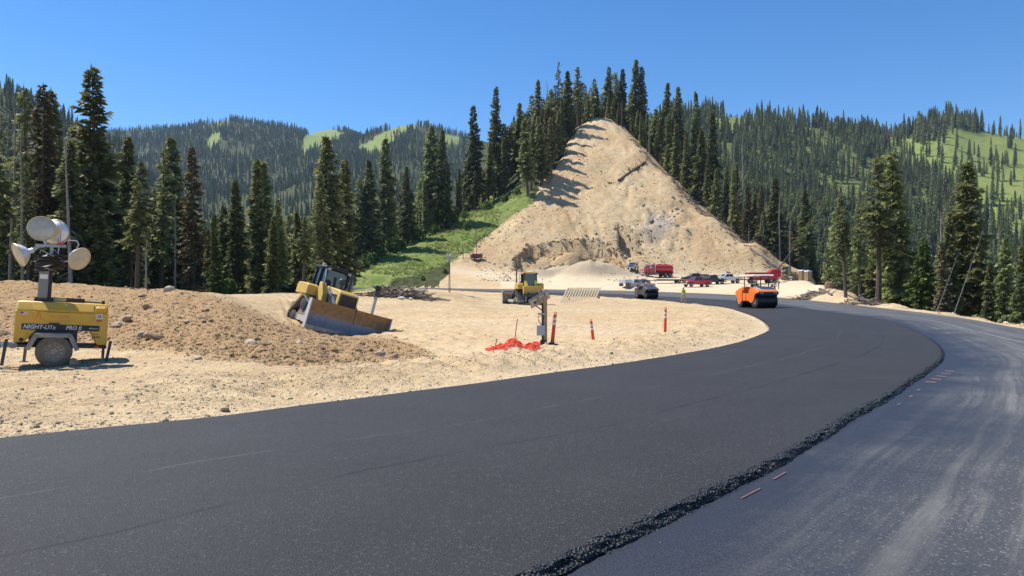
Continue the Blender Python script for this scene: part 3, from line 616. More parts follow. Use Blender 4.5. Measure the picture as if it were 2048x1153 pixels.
marks = [(5.55, .36, .20, .018), (6.0, .30, .18, .018)] + [(12.2 + .42 * i, .16, .20 + .02 * i, .16) for i in range(5)] + [(10.6, .25, .26, .035), (9.9, .15, .26, .03), (11.3, .2, .24, .04)]
where = ['nearest of the marks', 'second from the front'] + ['in the ladder of five dashes'] * 5 + ['small and separate below the ladder'] * 3
for k_, (y_, ln, sd, w) in enumerate(marks):
    a = s_at_y(y_); o = decal("paint_mark", cJ, a, a + ln, sd, sd + w, paint_red, -.0105)
    tag(o, "faded red paint dash by the asphalt joint, " + where[k_], "paint mark", "red survey paint dashes along the joint")
line_w = mat("road_line_white", (.30, .30, .29), .8, col2=(.14, .14, .14), nscale=5)
cM = along(None, 1.52)
sM = np.r_[0, np.cumsum(np.linalg.norm(np.diff(cM, axis=0), axis=1))]
k0 = sM[np.argmin(np.abs(cM[:, 1] - 20) + 99 * (cM[:, 0] < 0))]
o = decal("lane_line", cM, k0, k0 + 34, 0, .07, line_w, -.012, 60); o["kind"] = "structure"
# ------------------------------------------------------------------ vegetation
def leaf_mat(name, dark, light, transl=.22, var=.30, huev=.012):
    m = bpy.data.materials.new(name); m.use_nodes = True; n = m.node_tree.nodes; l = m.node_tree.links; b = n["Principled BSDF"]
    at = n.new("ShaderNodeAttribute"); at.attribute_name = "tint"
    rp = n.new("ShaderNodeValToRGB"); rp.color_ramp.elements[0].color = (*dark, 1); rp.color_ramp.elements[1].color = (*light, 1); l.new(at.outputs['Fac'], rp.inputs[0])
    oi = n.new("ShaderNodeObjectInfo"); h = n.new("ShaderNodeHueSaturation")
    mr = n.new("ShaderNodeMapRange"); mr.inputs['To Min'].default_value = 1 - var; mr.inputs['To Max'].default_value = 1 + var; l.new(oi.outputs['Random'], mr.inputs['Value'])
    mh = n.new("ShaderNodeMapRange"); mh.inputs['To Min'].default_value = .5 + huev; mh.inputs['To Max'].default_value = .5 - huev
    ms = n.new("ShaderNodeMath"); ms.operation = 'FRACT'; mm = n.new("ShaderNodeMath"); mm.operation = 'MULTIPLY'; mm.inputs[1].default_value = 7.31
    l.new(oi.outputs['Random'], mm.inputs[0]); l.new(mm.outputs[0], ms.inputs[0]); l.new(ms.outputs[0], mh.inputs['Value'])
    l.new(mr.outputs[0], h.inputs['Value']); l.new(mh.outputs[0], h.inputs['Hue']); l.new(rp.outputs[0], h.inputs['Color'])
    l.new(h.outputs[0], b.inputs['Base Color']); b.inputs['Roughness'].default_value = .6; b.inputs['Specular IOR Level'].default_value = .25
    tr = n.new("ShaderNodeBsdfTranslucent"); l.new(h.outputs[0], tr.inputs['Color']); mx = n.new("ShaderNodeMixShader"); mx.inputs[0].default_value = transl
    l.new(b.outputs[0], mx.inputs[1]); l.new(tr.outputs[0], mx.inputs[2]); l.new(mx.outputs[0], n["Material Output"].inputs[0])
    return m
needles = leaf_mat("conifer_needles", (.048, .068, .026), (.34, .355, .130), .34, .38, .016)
needles_rust = leaf_mat("conifer_needles_rusty", (.045, .038, .018), (.24, .19, .10), .2, .2)
needles_fresh = leaf_mat("young_needles", (.030, .055, .014), (.16, .21, .05), .3, .15)
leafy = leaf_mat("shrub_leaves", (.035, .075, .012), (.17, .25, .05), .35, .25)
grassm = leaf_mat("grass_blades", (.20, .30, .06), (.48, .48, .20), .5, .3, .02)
bark = mat("conifer_bark", (.135, .10, .072), .95, noise=.5, nscale=6, bump=.6, bscale=14)
deadwood = mat("dead_wood", (.30, .275, .25), .95, noise=.45, nscale=5, bump=.5, bscale=12, obj_var=.2)

def conifer_mesh(seed, H=20.0, r0=2.3, nb=150, cb=.10, twigs=4.0, size=1.0, power=.85, spire=0.0, gap=0.0, solid=1.0):
    """returns (crown verts, faces, tint) and trunk builder"""
    r = random.Random(seed); V = []; Fc = []; T = []
    tr = .016 * H
    lobes = [(r.uniform(0, 6.28), r.uniform(.7, 1.25)) for _ in range(9)]
    for i in range(nb):
        t = ((i + r.random()) / nb) ** .92
        z = H * (cb + (0.995 - cb) * t); az = i * 2.399 + r.uniform(-.5, .5)
        if gap and r.random() < gap: continue
        k = lobes[int(t * 8.99)]; lob = 1 + .22 * math.cos(az - k[0])
        prof = (1 - t) ** power * (1 - spire * t) * min(1, .55 + t * 3.2)
        L = (r0 * prof * k[1] ** .5 * lob + .10 * size) * r.uniform(.55, 1.22) * solid
        up = -.42 + .95 * t + r.uniform(-.16, .16); br = r.uniform(.25, .85) ** 1.1
        ca, sa = math.cos(az), math.sin(az); n = max(3, int(twigs * (1.2 + L)))
        for j in range(n):
            s = (j + .35 + r.random() * .6) / n; rr = L * s; zz = z + L * (up * s - .30 * s * s + .20 * s ** 4)
            w = size * (.30 + .30 * math.sin(min(1, s * 1.05) * 2.6)) * (.55 + .45 * min(1, L / 1.8)) * r.uniform(.75, 1.25)
            for sd in (-1, 1):
                a2 = az + sd * r.uniform(.35, 1.05) * (1 if j < n - 1 else .4); dz = r.uniform(-.85, .22)
                dx, dy = math.cos(a2), math.sin(a2); hw = w * r.uniform(.42, .62); nxx, nyy = -dy, dx; tl = r.uniform(-.8, .8)
                bx, by = ca * rr, sa * rr; q = len(V)
                V.append((bx, by, zz)); V.append((bx + dx * w * .55 + nxx * hw * .5, by + dy * w * .55 + nyy * hw * .5, zz + dz * w * .45 + tl * hw))
                V.append((bx + dx * w * 1.25, by + dy * w * 1.25, zz + dz * w * 1.15)); V.append((bx + dx * w * .55 - nxx * hw * .5, by + dy * w * .55 - nyy * hw * .5, zz + dz * w * .45 - tl * hw))
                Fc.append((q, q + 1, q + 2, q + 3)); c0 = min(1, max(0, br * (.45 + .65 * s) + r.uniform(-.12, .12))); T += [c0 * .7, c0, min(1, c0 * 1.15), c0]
    # leader
    q = len(V)
    for k in range(5):
        a = k * 1.257; V += [(0, 0, H * 1.0 + .3 * size), (math.cos(a) * .16 * size, math.sin(a) * .16 * size, H * .965), (math.cos(a + .9) * .12 * size, math.sin(a + .9) * .12 * size, H * .955)]; Fc.append((q, q + 1, q + 2)); T += [.6] * 3; q += 3
    tb = B(); lean = [(r.uniform(-.1, .1) * i, r.uniform(-.1, .1) * i) for i in range(5)]
    tb.tube([(lean[i][0] * .3, lean[i][1] * .3, H * h) for i, h in enumerate((-.04, .02, .25, .6, .97))], [tr * 1.35, tr * 1.1, tr * .85, tr * .5, tr * .08], 7)
    for k in range(int(10 + 14 * cb * 4)):   # bare lower stubs
        z = H * r.uniform(.03, cb + .1); a = r.uniform(0, 6.28); L = r.uniform(.4, 1.3)
        tb.tube([(0, 0, z), (math.cos(a) * L, math.sin(a) * L, z - L * .25)], [.03, .012], 3)
    return V, Fc, T, tb
def mk_mesh(name, V, Fc, T, m):
    me = bpy.data.meshes.new(name); me.from_pydata(V, [], Fc); me.update(); a = me.attributes.new("tint", 'FLOAT', 'POINT'); a.data.foreach_set("value", T); me.materials.append(m); return me
def dead_mesh(seed, H=20, nb=46, keep=1.0, r0=1.7):
    r = random.Random(seed); b = B(); tr = .0125 * H; top = H * keep
    b.tube([(r.uniform(-.06, .06) * i, r.uniform(-.06, .06) * i, top * h) for i, h in enumerate((-.04, .05, .3, .6, .85, 1))], [tr * 1.3, tr * 1.1, tr * .9, tr * .6, tr * .35, tr * (.06 if keep == 1 else .3)], 7)
    for i in range(nb):
        t = r.uniform(.1, .97); a = r.uniform(0, 6.28); L = r0 * (1 - t * .8) * r.uniform(.3, 1.1); z = top * t; dz = r.uniform(-.5, .1)
        p1 = (math.cos(a) * L * .5, math.sin(a) * L * .5, z + dz * L * .4); p2 = (math.cos(a + r.uniform(-.3, .3)) * L, math.sin(a + r.uniform(-.3, .3)) * L, z + dz * L)
        b.tube([(0, 0, z), p1, p2], [.035, .022, .008], 3)
        for q in range(2):
            e = Vector(p1).lerp(Vector(p2), r.random()); b.tube([e, e + Vector((r.uniform(-.4, .4), r.uniform(-.4, .4), r.uniform(-.4, .1)))], [.012, .005], 3)
    return b
VAR = {}
def add_var(key, kind, m, **kw):
    V, Fc, T, tb = conifer_mesh(**kw); VAR[key] = (kind, mk_mesh("crown", V, Fc, T, m), tb.mesh("trunk", 40)); VAR[key][2].materials.append(bark)
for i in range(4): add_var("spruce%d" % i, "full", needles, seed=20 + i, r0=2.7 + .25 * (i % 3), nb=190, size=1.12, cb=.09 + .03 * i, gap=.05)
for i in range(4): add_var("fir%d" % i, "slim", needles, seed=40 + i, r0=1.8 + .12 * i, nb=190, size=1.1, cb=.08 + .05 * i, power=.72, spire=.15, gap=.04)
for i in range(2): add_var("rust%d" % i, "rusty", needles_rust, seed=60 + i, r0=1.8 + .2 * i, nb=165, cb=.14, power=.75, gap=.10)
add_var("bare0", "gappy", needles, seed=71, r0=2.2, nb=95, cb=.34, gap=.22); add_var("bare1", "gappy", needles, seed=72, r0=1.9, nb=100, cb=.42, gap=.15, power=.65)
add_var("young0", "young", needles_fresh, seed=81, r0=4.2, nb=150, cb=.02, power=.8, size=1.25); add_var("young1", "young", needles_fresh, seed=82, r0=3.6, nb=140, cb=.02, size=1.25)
for i in range(3):
    me = dead_mesh(90 + i, keep=(1, .96, .7)[i], nb=(56, 40, 24)[i]).mesh("trunk", 40); me.materials.append(deadwood); VAR["dead%d" % i] = ("dead", None, me)
EUSED = []
def tree(key, px, Y, top=None, H=None, label=None, group=None, lean=None, wide=1.0, name=None):
    x, y, z = ground_at(px, Y); kind, cr, tk = VAR[key]
    if H is None: H = max(4.0, Z_at(top, Y) - z)
    o = empty(name or ("dead_tree" if kind == "dead" else "conifer_tree"), (x, y, z - .15)); s = H / 20.0
    o.scale = (s * wide if s * wide < 1.3 * wide else 1.3 * wide, s * wide if s * wide < 1.3 * wide else 1.3 * wide, s)
    o.rotation_euler = (lean[0] if lean else R.gauss(0, .022), lean[1] if lean else R.gauss(0, .022), R.uniform(0, 6.28)); 
    if lean: o.rotation_euler = (lean[0], lean[1], 0)
    t = bpy.data.objects.new("trunk", tk); col.objects.link(t); t.parent = o
    if cr: c = bpy.data.objects.new("crown", cr); col.objects.link(c); c.parent = o
    tag(o, label, "dead tree" if kind == "dead" else "conifer", group); EUSED.append((px, Y)); return o
S, Fr = "spruce", "fir"
NAMED = [  # key, px, top row, depth, width, label
 ("dead0", 18, 185, 66, .62, "bare grey dead conifer at the far left edge of the photo"), ("dead1", 46, 230, 60, .6, "leafless grey snag behind the left floodlight dish, second from left edge"),
 ("bare1", 62, 172, 74, .8, "thin half-bare conifer with a bare tip left of the rusty spire"), ("rust0", 86, 168, 70, 1.0, "rusty brown-green spire tree above the lighting trailer's top floodlight"),
 ("fir1", 122, 178, 84, 1.0, "tall slim fir between the rusty spire and the tallest left spruce"), ("spruce1", 200, 140, 72, 1.12, "tallest broad spruce on the left, rising into the sky"),
 ("fir3", 165, 240, 90, 1.0, "slim fir half hidden left of the tallest left spruce"), ("fir0", 256, 272, 74, 1.0, "dark slim fir just right of the tallest left spruce"),
 ("dead2", 290, 420, 52, 1.0, "short brown dead stub tree behind the stone on the berm"), ("bare0", 320, 290, 80, .9, "gappy conifer with leaning bare trunk left of the rusty fir"),
 ("spruce2", 346, 274, 88, .9, "spruce with bright tip behind the gappy leaning conifer"), ("rust1", 390, 292, 66, 1.0, "tall rusty-tinted fir standing clear above the middle of the berm"),
 ("young1", 436, 450, 62, .8, "small bright green young conifer right of the rusty fir"), ("fir2", 474, 358, 70, 1.0, "medium slim fir left of the pair of dark firs"),
 ("fir1", 514, 316, 84, 1.0, "left tree of the dark fir pair beyond the berm"), ("fir0", 540, 320, 86, 1.0, "right tree of the dark fir pair beyond the berm"),
 ("spruce3", 560, 395, 68, .9, "pale green spruce behind the berm left of the bulldozer"), ("fir3", 600, 420, 74, 1.0, "fir just left of and behind the angled bulldozer's cab"),
 ("spruce0", 640, 345, 92, .9, "spruce directly behind the angled bulldozer"), ("spruce2", 662, 272, 104, 1.0, "tall spruce right behind the bulldozer cab, left of the meadow slope"),
 ("fir1", 690, 318, 112, 1.1, "slim fir at the foot of the meadow slope's left edge"),
 ("spruce1", 738, 318, 178, 1.05, "spruce standing at the lower left edge of the meadow"), ("spruce3", 772, 276, 186, 1.1, "tall spruce on the meadow's upper edge, second in the row"),
 ("spruce0", 815, 330, 194, 1.1, "shorter spruce on the meadow's upper edge between taller ones"), ("spruce2", 856, 248, 205, 1.1, "tall dark spruce mid way along the meadow's upper edge"),
 ("spruce0", 884, 258, 203, 1.05, "spruce beside the tallest one on the meadow's upper edge"), ("young0", 894, 330, 200, .5, "pale green smaller spruce at the meadow's edge"),
 ("spruce3", 950, 210, 226, 1.15, "spruce with rounded sunlit top against the sky left of the cut"), ("spruce1", 990, 174, 236, 1.15, "tall broad spruce rising into the sky left of the cut"),
 ("fir2", 1040, 205, 238, 1.1, "slim tree against sky beside the upper cut's left edge"), ("fir0", 1076, 160, 246, 1.1, "tall slim fir left of the bare pole-like spire"),
 ("dead0", 1092, 158, 252, 1.0, "bare dead spire against sky left of the cut's top"), ("bare0", 1113, 122, 250, .8, "very tall thin-topped conifer, highest left of the cut's peak"),
 ("fir3", 1134, 142, 256, 1.1, "slim fir at the upper left corner of the cut"), ("bare1", 1156, 132, 262, 1.2, "flat-topped tall conifer next to the cut's peak, left side"),
 ("dead1", 1186, 190, 272, .8, "short dead snag right on top of the cut's peak"), ("spruce3", 1214, 134, 276, 1.1, "tall dense tree directly above the cut's peak"),
 ("fir1", 1242, 138, 276, 1.2, "slim fir just right of the cut's peak"), ("fir2", 1267, 121, 268, 1.2, "tallest fir right of the cut's peak"),
 ("fir0", 1287, 132, 266, 1.2, "fir beside the tallest one right of the peak"), ("spruce0", 1326, 164, 256, 1.1, "broad spruce on the upper right edge of the cut"),
 ("spruce2", 1358, 172, 262, 1.1, "tall spruce against the sky right of the cut"), ("spruce1", 1396, 182, 262, 1.1, "last tree tall enough to break the skyline right of the cut"),
 ("fir2", 1425, 222, 222, 1.1, "dark fir half way down the cut's right edge"), ("dead1", 1462, 262, 212, 1.0, "grey bare snag among firs half way down the right edge"),
 ("spruce0", 1552, 352, 186, 1.1, "big spruce near the bottom right corner of the cut"), ("dead0", 1486, 260, 205, 1.0, "tall pale dead trunk near the cut's lower right edge"),
 ("dead2", 1498, 425, 180, .9, "short broken snag at the lower right edge of the cut"), ("fir3", 1610, 380, 178, 1.0, "fir behind the portable toilets"),
 ("bare1", 1692, 385, 74, 1.0, "tall conifer with bare lower trunk, leftmost along the road's outer edge"), ("bare0", 1720, 400, 72, .9, "second bare-trunked conifer along the road's outer edge"),
 ("bare1", 1757, 312, 76, 1.15, "tall rusty-topped bare-trunked conifer right of the root ball"), ("spruce3", 1806, 300, 78, 1.0, "tall dense spruce in the clump beside the outer curve"),
 ("bare0", 1782, 340, 82, 1.0, "gappy conifer inside the roadside clump"), ("young0", 1846, 470, 58, 1.0, "bright green bushy young spruce beside the road's outer curve"),
 ("spruce1", 1938, 318, 66, 1.15, "tallest spruce on the right, beyond the outer curve"), ("fir1", 1905, 430, 62, 1.0, "slim conifer left of the tallest right spruce"),
 ("rust1", 1888, 480, 56, 1.0, "rusty small conifer between the leaning grey poles"), ("spruce2", 2004, 470, 50, .8, "dark spruce near the right edge of the photo"),
 ("spruce0", 2040, 486, 42, .8, "spruce cut by the right edge of the photo"), ("fir2", 1975, 520, 48, .9, "small fir in front of the tallest right spruce")]
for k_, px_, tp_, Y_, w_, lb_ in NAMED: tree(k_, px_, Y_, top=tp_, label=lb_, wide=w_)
# leaning dead poles
tree("dead1", 1894, 50, H=8.2, label="long grey dead pole leaning right beside the tallest right spruce", lean=(.0, .33), wide=.34)
tree("dead2", 1862, 54, H=8.5, label="shorter dead pole leaning right, left of the long leaning pole", lean=(.0, .35), wide=.34)
tree("bare0", 1556, 172, H=25, label="long thin fallen-over tree leaning far right above the parked machines", lean=(.0, .62), wide=.35)
tree("dead2", 1462, 196, H=17, label="brown dead pole leaning right on the cut's right edge", lean=(0, .2), wide=.8)
tree("dead2", 1436, 205, H=17, label="brown dead pole leaning further right, above the other leaning pole", lean=(0, .42), wide=.6)

ZONES = [  # count, px range, depth range, H range, label, group, bias
 (72, (-90, 655), (60, 125), (11, 21), "dark conifer in the forest behind the left dirt berm", "conifers behind the left berm"),
 (40, (716, 1045), None, (10, 23), "dark conifer in the stand above the green meadow slope", "conifers above the meadow"),
 (30, (1050, 1190), None, (15, 24), "dark conifer in the row along the left edge of the excavated slope", "conifers left of the cut"),
 (70, (1200, 1565), None, (13, 24), "dark conifer in the stand along the edge of the excavated slope, right side", "conifers along the cut"),
 (24, (1568, 1752), (173, 212), (13, 22), "dark conifer in the forest behind the portable toilets and grader", "conifers behind the parked machines"),
 (56, (1625, 2230), (44, 165), (7, 18), "dark conifer in the forest beyond the road's outer curve", "conifers beyond the outer curve")]
KEYS = ["spruce0", "spruce1", "spruce2", "spruce3", "fir0", "fir1", "fir2", "fir3", "fir0", "fir2", "rust0", "bare0", "bare1", "dead0"]
CUTL = [(900, 205), (1045, 201), (1080, 209), (1110, 217), (1125, 234), (1150, 249), (1185, 260), (1215, 261), (1245, 252), (1284, 236), (1344, 217), (1444, 192), (1524, 176), (1575, 171)]
def place(p, Y):
    if p < 716: return "in the forest " + ("beyond the photo's left edge" if p < -10 else "behind the trailer's left floodlights" if p < 70 else "behind the lighting trailer" if p < 160 else "right of the lighting trailer" if p < 260 else "behind the boulder on the berm" if p < 350 else "behind the berm's middle" if p < 450 else "behind the berm's right half" if p < 560 else "behind the bulldozer") + (", front row" if Y < 78 else ", back rows")
    if p < 1046: return "above the meadow slope, " + ("lower left end" if p < 790 else "left half" if p < 870 else "right half" if p < 960 else "next to the cut")
    if p < 1195: return "left of the cut, " + ("beside its lower edge" if p < 1090 else "beside its upper edge" if p < 1140 else "beside its peak")
    if p <= 1566: return "right of the cut, " + ("beside its peak" if p < 1290 else "beside its upper edge" if p < 1370 else "half way down" if p < 1460 else "beside its lower edge")
    if 1566 < p < 1755 and Y > 171: return "behind the portable toilets, " + ("left side" if p < 1620 else "right above them" if p < 1670 else "right side")
    return "beyond the outer curve, " + ("behind the bare-trunked conifers" if p < 1760 else "behind the bright young spruce" if p < 1880 else "around the tallest right spruce" if p < 1990 else "at the right edge" if p < 2060 else "outside the right edge") + (", near" if Y < 75 else ", farther back")
LIM = ((-200, 60, 150, 240, 300, 450, 600, 660, 700, 760, 900, 960, 1040, 1100, 1180, 1300, 1400, 1500, 1560, 1620, 1750, 1830, 1900, 2048, 2300), (170, 190, 230, 300, 330, 380, 400, 350, 330, 320, 300, 250, 220, 185, 185, 185, 220, 290, 360, 400, 400, 400, 410, 490, 480))
for n_, pr, yr, hr, lb, gp in ZONES:
    made = 0; tries = 0
    while made < n_ and tries < 6000:
        tries += 1; px_ = R.uniform(*pr)
        if yr: Y_ = math.exp(R.uniform(math.log(yr[0]), math.log(yr[1])))
        elif pr[0] < 1000: Y_ = np.interp(px_, [716, 760, 830, 900, 1000, 1045], [176, 184, 196, 208, 226, 232]) + abs(R.gauss(0, 22))
        else: Y_ = np.interp(px_, [a for a, _ in CUTL], [b for _, b in CUTL]) + 3 + abs(R.gauss(0, 15))
        x_, y_, _ = (X_at(px_, Y_), Y_, 0)
        if any(abs(X_at(a, b) - x_) < 2.1 + Y_ * .004 and abs(b - Y_) < 2.1 + Y_ * .004 for a, b in EUSED): continue
        if px_ > 1600:
            _, inf = height(np.array([x_]), np.array([Y_]))
            if inf['dO'][0] < 6.5 or inf['road'][0]: continue
            if px_ < 1740 and Y_ > 80 and Y_ < 172 and Y_ < np.interp(px_, [1625, 1700, 1740], [185, 120, 84]): continue
        H_ = R.uniform(*hr) * (1.0 if R.random() < .75 else .6)
        k_ = R.choice(KEYS)
        H_ = min(H_, Z_at(np.interp(px_, LIM[0], LIM[1]) + R.uniform(0, 60), Y_) - gz(x_, Y_))
        if H_ < 5: continue
        tree(k_, px_, Y_, H=H_, label=("tall " if H_ > hr[0] + .62 * (hr[1] - hr[0]) else "small " if H_ < hr[0] + .15 * (hr[1] - hr[0]) else "medium ") + ("bare grey dead tree" if k_ == "dead0" else {"rust0": "rusty conifer", "bare0": "gappy conifer", "bare1": "bare-stemmed conifer"}.get(k_, "broad dark conifer" if k_[0] == 's' else "slim dark conifer")) + " " + place(px_, Y_), group=gp, wide=R.uniform(.72, 1.3)); made += 1

# --- geometry-node scatter for what nobody could count
def far_proto(name, seed, m=needles, **kw):
    V, Fc, T, tb = conifer_mesh(seed, **kw); me = mk_mesh(name, V, Fc, T, m); o = bpy.data.objects.new(name, me); return o
def scatter(name, P, idx, sc, rot, protos, kind="stuff", tilt=None, sz=None):
    c = bpy.data.collections.new(name + "_sources")
    for k, o in enumerate(protos): o.name = "%s_source_%02d" % (name, k); c.objects.link(o)
    me = bpy.data.meshes.new(name); me.vertices.add(len(P)); me.vertices.foreach_set("co", np.asarray(P, np.float32).ravel())
    a = me.attributes.new("pick", 'INT', 'POINT'); a.data.foreach_set("value", np.asarray(idx, np.int32))
    s3 = np.asarray(sc, np.float32); s3 = np.repeat(s3[:, None], 3, 1) if s3.ndim == 1 else s3
    a = me.attributes.new("size", 'FLOAT_VECTOR', 'POINT'); a.data.foreach_set("vector", s3.ravel())
    r3 = np.zeros((len(P), 3), np.float32); r3[:, 2] = rot
    if tilt is not None: r3[:, :2] = tilt
    a = me.attributes.new("turn", 'FLOAT_VECTOR', 'POINT'); a.data.foreach_set("vector", r3.ravel())
    o = bpy.data.objects.new(name, me); col.objects.link(o); o["kind"] = kind
    ng = bpy.data.node_groups.new(name, 'GeometryNodeTree'); ng.interface.new_socket("Geometry", in_out='INPUT', socket_type='NodeSocketGeometry'); ng.interface.new_socket("Geometry", in_out='OUTPUT', socket_type='NodeSocketGeometry')
    N, L = ng.nodes, ng.links; gi = N.new("NodeGroupInput"); go = N.new("NodeGroupOutput"); ip = N.new("GeometryNodeInstanceOnPoints"); ci = N.new("GeometryNodeCollectionInfo")
    ci.inputs[0].default_value = c; ci.inputs['Separate Children'].default_value = True; ci.inputs['Reset Children'].default_value = True
    def na(nm, ty): q = N.new("GeometryNodeInputNamedAttribute"); q.data_type = ty; q.inputs[0].default_value = nm; return q.outputs[0]
    L.new(gi.outputs[0], ip.inputs['Points']); L.new(ci.outputs[0], ip.inputs['Instance']); ip.inputs['Pick Instance'].default_value = True
    L.new(na("pick", 'INT'), ip.inputs['Instance Index']); L.new(na("size", 'FLOAT_VECTOR'), ip.inputs['Scale'])
    er = N.new("FunctionNodeEulerToRotation"); L.new(na("turn", 'FLOAT_VECTOR'), er.inputs[0]); L.new(er.outputs[0], ip.inputs['Rotation'])
    L.new(ip.outputs[0], go.inputs[0]); md = o.modifiers.new("scatter", 'NODES'); md.node_group = ng
    return o
def tier_proto(seed, m, H=20, r0=2.5, tiers=9, seg=9, cb=.06, power=.8):
    r = random.Random(seed); V = []; Fc = []; T = []
    for k in range(tiers):
        t = k / tiers; zt = H * (cb + (1 - cb) * (t + 1.55 / tiers)); zt = min(zt, H); zb = H * (cb + (1 - cb) * t); rad = r0 * (1 - t) ** power * (min(1, .6 + 2.5 * t)) + .12; q = len(V); c0 = r.uniform(.2, .65); sh = r.uniform(0, 6.28)
        V.append((r.uniform(-.1, .1), r.uniform(-.1, .1), zt)); T.append(c0 * .35)
        for j in range(2 * seg):
            a = sh + math.pi * j / seg; f = r.uniform(.85, 1.25) if j % 2 == 0 else r.uniform(.38, .65); V.append((math.cos(a) * rad * f, math.sin(a) * rad * f, zb - rad * .12 * f + r.uniform(-.3, .3) + (.5 if j % 2 else 0))); T.append(min(1, c0 + (.5 if j % 2 == 0 else 0) * r.random()))
        Fc += [(q, q + 1 + j, q + 1 + (j + 1) % (2 * seg)) for j in range(2 * seg)]
    q = len(V); V += [(.2, 0, -.5), (-.1, .17, -.5), (-.1, -.17, -.5), (0, 0, H * .5)]; T += [.1] * 4; Fc += [(q, q + 1, q + 3), (q + 1, q + 2, q + 3), (q + 2, q, q + 3)]
    return bpy.data.objects.new("far", mk_mesh("far", V, Fc, T, m))
FP = [tier_proto(300 + i, needles, r0=(2.9, 2.4, 2.0, 2.7, 2.2)[i], tiers=(9, 10, 11, 8, 10)[i], power=(.8, .7, .7, .9, .75)[i]) for i in range(5)]
FP.append(tier_proto(310, needles_rust, r0=2.1))
MPs = [far_proto("mid", 320 + i, nb=80, twigs=1.6, size=1.9, r0=(2.7, 2.1, 2.3)[i], cb=.08, power=(.8, .7, .75)[i]) for i in range(3)]
def hill_points(n, pr, yr, seed):
    rg = np.random.default_rng(seed); p = rg.uniform(pr[0], pr[1], n); y = np.sqrt(rg.uniform(yr[0] ** 2, yr[1] ** 2, n)); x = (p - CX) / F * y
    z, inf = height(x, y, False); z = mesh_z(x, y); py = HZ - (z - CAMZ) / y * F; m, s = hill_meadow(p, py, x, y)
    dens = (1 - m) * (1 - .88 * s) * np.where(x > 0, np.clip(.62 + 2.2 * fbm(x * .02, y * .02, 4, 201), .08, 1), np.clip(.85 + 1.6 * fbm(x * .012, y * .012, 4, 202), .15, 1))
    ok = (rg.random(n) < dens) & (inf['cut'] < .2) & (inf['mead'] < .3) & (~inf['road'])
    return np.stack([x, y, z], 1)[ok], rg
PA = []
for n_, pr, yr, sd in ((36000, (-150, 960), (520, 2350), 1), (7000, (-780, -150), (260, 1100), 12), (4000, (720, 1060), (300, 700), 6), (11500, (1240, 2250), (420, 980), 3)):
    PA.append(hill_points(n_, pr, yr, sd)[0])
P = np.vstack(PA); rg = np.random.default_rng(5); n_ = len(P); h_ = rg.normal(15.5, 4.2, n_).clip(5, 26) * np.where(P[:, 0] > 0, 1.1, .9)
s_ = h_ / 20; w_ = s_ * rg.uniform(.85, 1.3, n_)
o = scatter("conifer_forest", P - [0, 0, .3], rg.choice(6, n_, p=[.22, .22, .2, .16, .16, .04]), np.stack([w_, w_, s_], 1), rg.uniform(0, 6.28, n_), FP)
tag(o, "far conifer forest covering the hills behind", "forest")
PA = [hill_points(*a)[0] for a in ((900, (-220, 640), (84, 135), 9), (7500, (-220, 760), (125, 530), 2), (1500, (720, 1060), (250, 420), 8), (6500, (1060, 1720), (268, 560), 4), (3400, (1640, 2350), (120, 430), 5))]
P = np.vstack(PA); n_ = len(P); h_ = rg.normal(16, 3.2, n_).clip(7, 24) * np.where(P[:, 1] < 136, np.where(P[:, 0] < 0, .62, .85), 1); s_ = h_ / 20; w_ = s_ * rg.uniform(.9, 1.25, n_)
o = scatter("valley_forest", P - [0, 0, .3], rg.choice(3, n_), np.stack([w_, w_, s_], 1), rg.uniform(0, 6.28, n_), MPs)
tag(o, "mass of conifers in the valley behind the front rows", "forest")

# shrubs along the meadow edge
def shrub_mesh(seed):
    r = random.Random(seed); V = []; Fc = []; T = []
    for k in range(420):
        a = r.uniform(0, 6.28); e = r.random() ** .6; h = r.random() ** .8; rad = (1 - .55 * h * h) * e * (1 + .25 * math.sin(a * 3 + seed)); p = Vector((math.cos(a) * rad, math.sin(a) * rad, h * 1.5))
        d = Vector((r.gauss(0, 1), r.gauss(0, 1), r.gauss(.3, .6))).normalized(); u = d.orthogonal().normalized(); v = d.cross(u); s = r.uniform(.12, .26); q = len(V)
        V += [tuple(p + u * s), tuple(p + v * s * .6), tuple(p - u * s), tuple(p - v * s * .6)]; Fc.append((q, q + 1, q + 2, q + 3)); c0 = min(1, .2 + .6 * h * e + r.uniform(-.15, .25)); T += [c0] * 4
    return mk_mesh("foliage", V, Fc, T, leafy)
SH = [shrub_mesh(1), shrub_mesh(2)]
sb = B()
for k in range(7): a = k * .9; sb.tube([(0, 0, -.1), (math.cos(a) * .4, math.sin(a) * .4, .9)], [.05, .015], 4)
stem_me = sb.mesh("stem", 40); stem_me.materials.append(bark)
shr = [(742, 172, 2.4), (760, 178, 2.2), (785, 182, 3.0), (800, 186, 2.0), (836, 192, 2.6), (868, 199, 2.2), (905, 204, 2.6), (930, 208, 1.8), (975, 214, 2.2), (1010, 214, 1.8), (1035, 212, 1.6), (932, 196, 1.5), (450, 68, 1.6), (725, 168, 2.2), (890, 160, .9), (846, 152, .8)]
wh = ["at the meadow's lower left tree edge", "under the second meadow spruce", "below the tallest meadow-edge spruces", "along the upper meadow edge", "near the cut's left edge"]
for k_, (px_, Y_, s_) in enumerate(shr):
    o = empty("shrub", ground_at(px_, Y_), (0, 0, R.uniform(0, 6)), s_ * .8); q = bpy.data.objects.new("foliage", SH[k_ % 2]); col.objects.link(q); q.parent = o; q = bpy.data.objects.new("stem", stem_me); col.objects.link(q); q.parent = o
    tag(o, "bright green leafy shrub " + ("behind the dirt berm" if px_ < 500 else wh[0] if px_ < 750 else wh[1] if px_ < 780 else wh[2] if px_ < 850 else wh[3] if px_ < 960 else wh[4]), "shrub", "green shrubs")
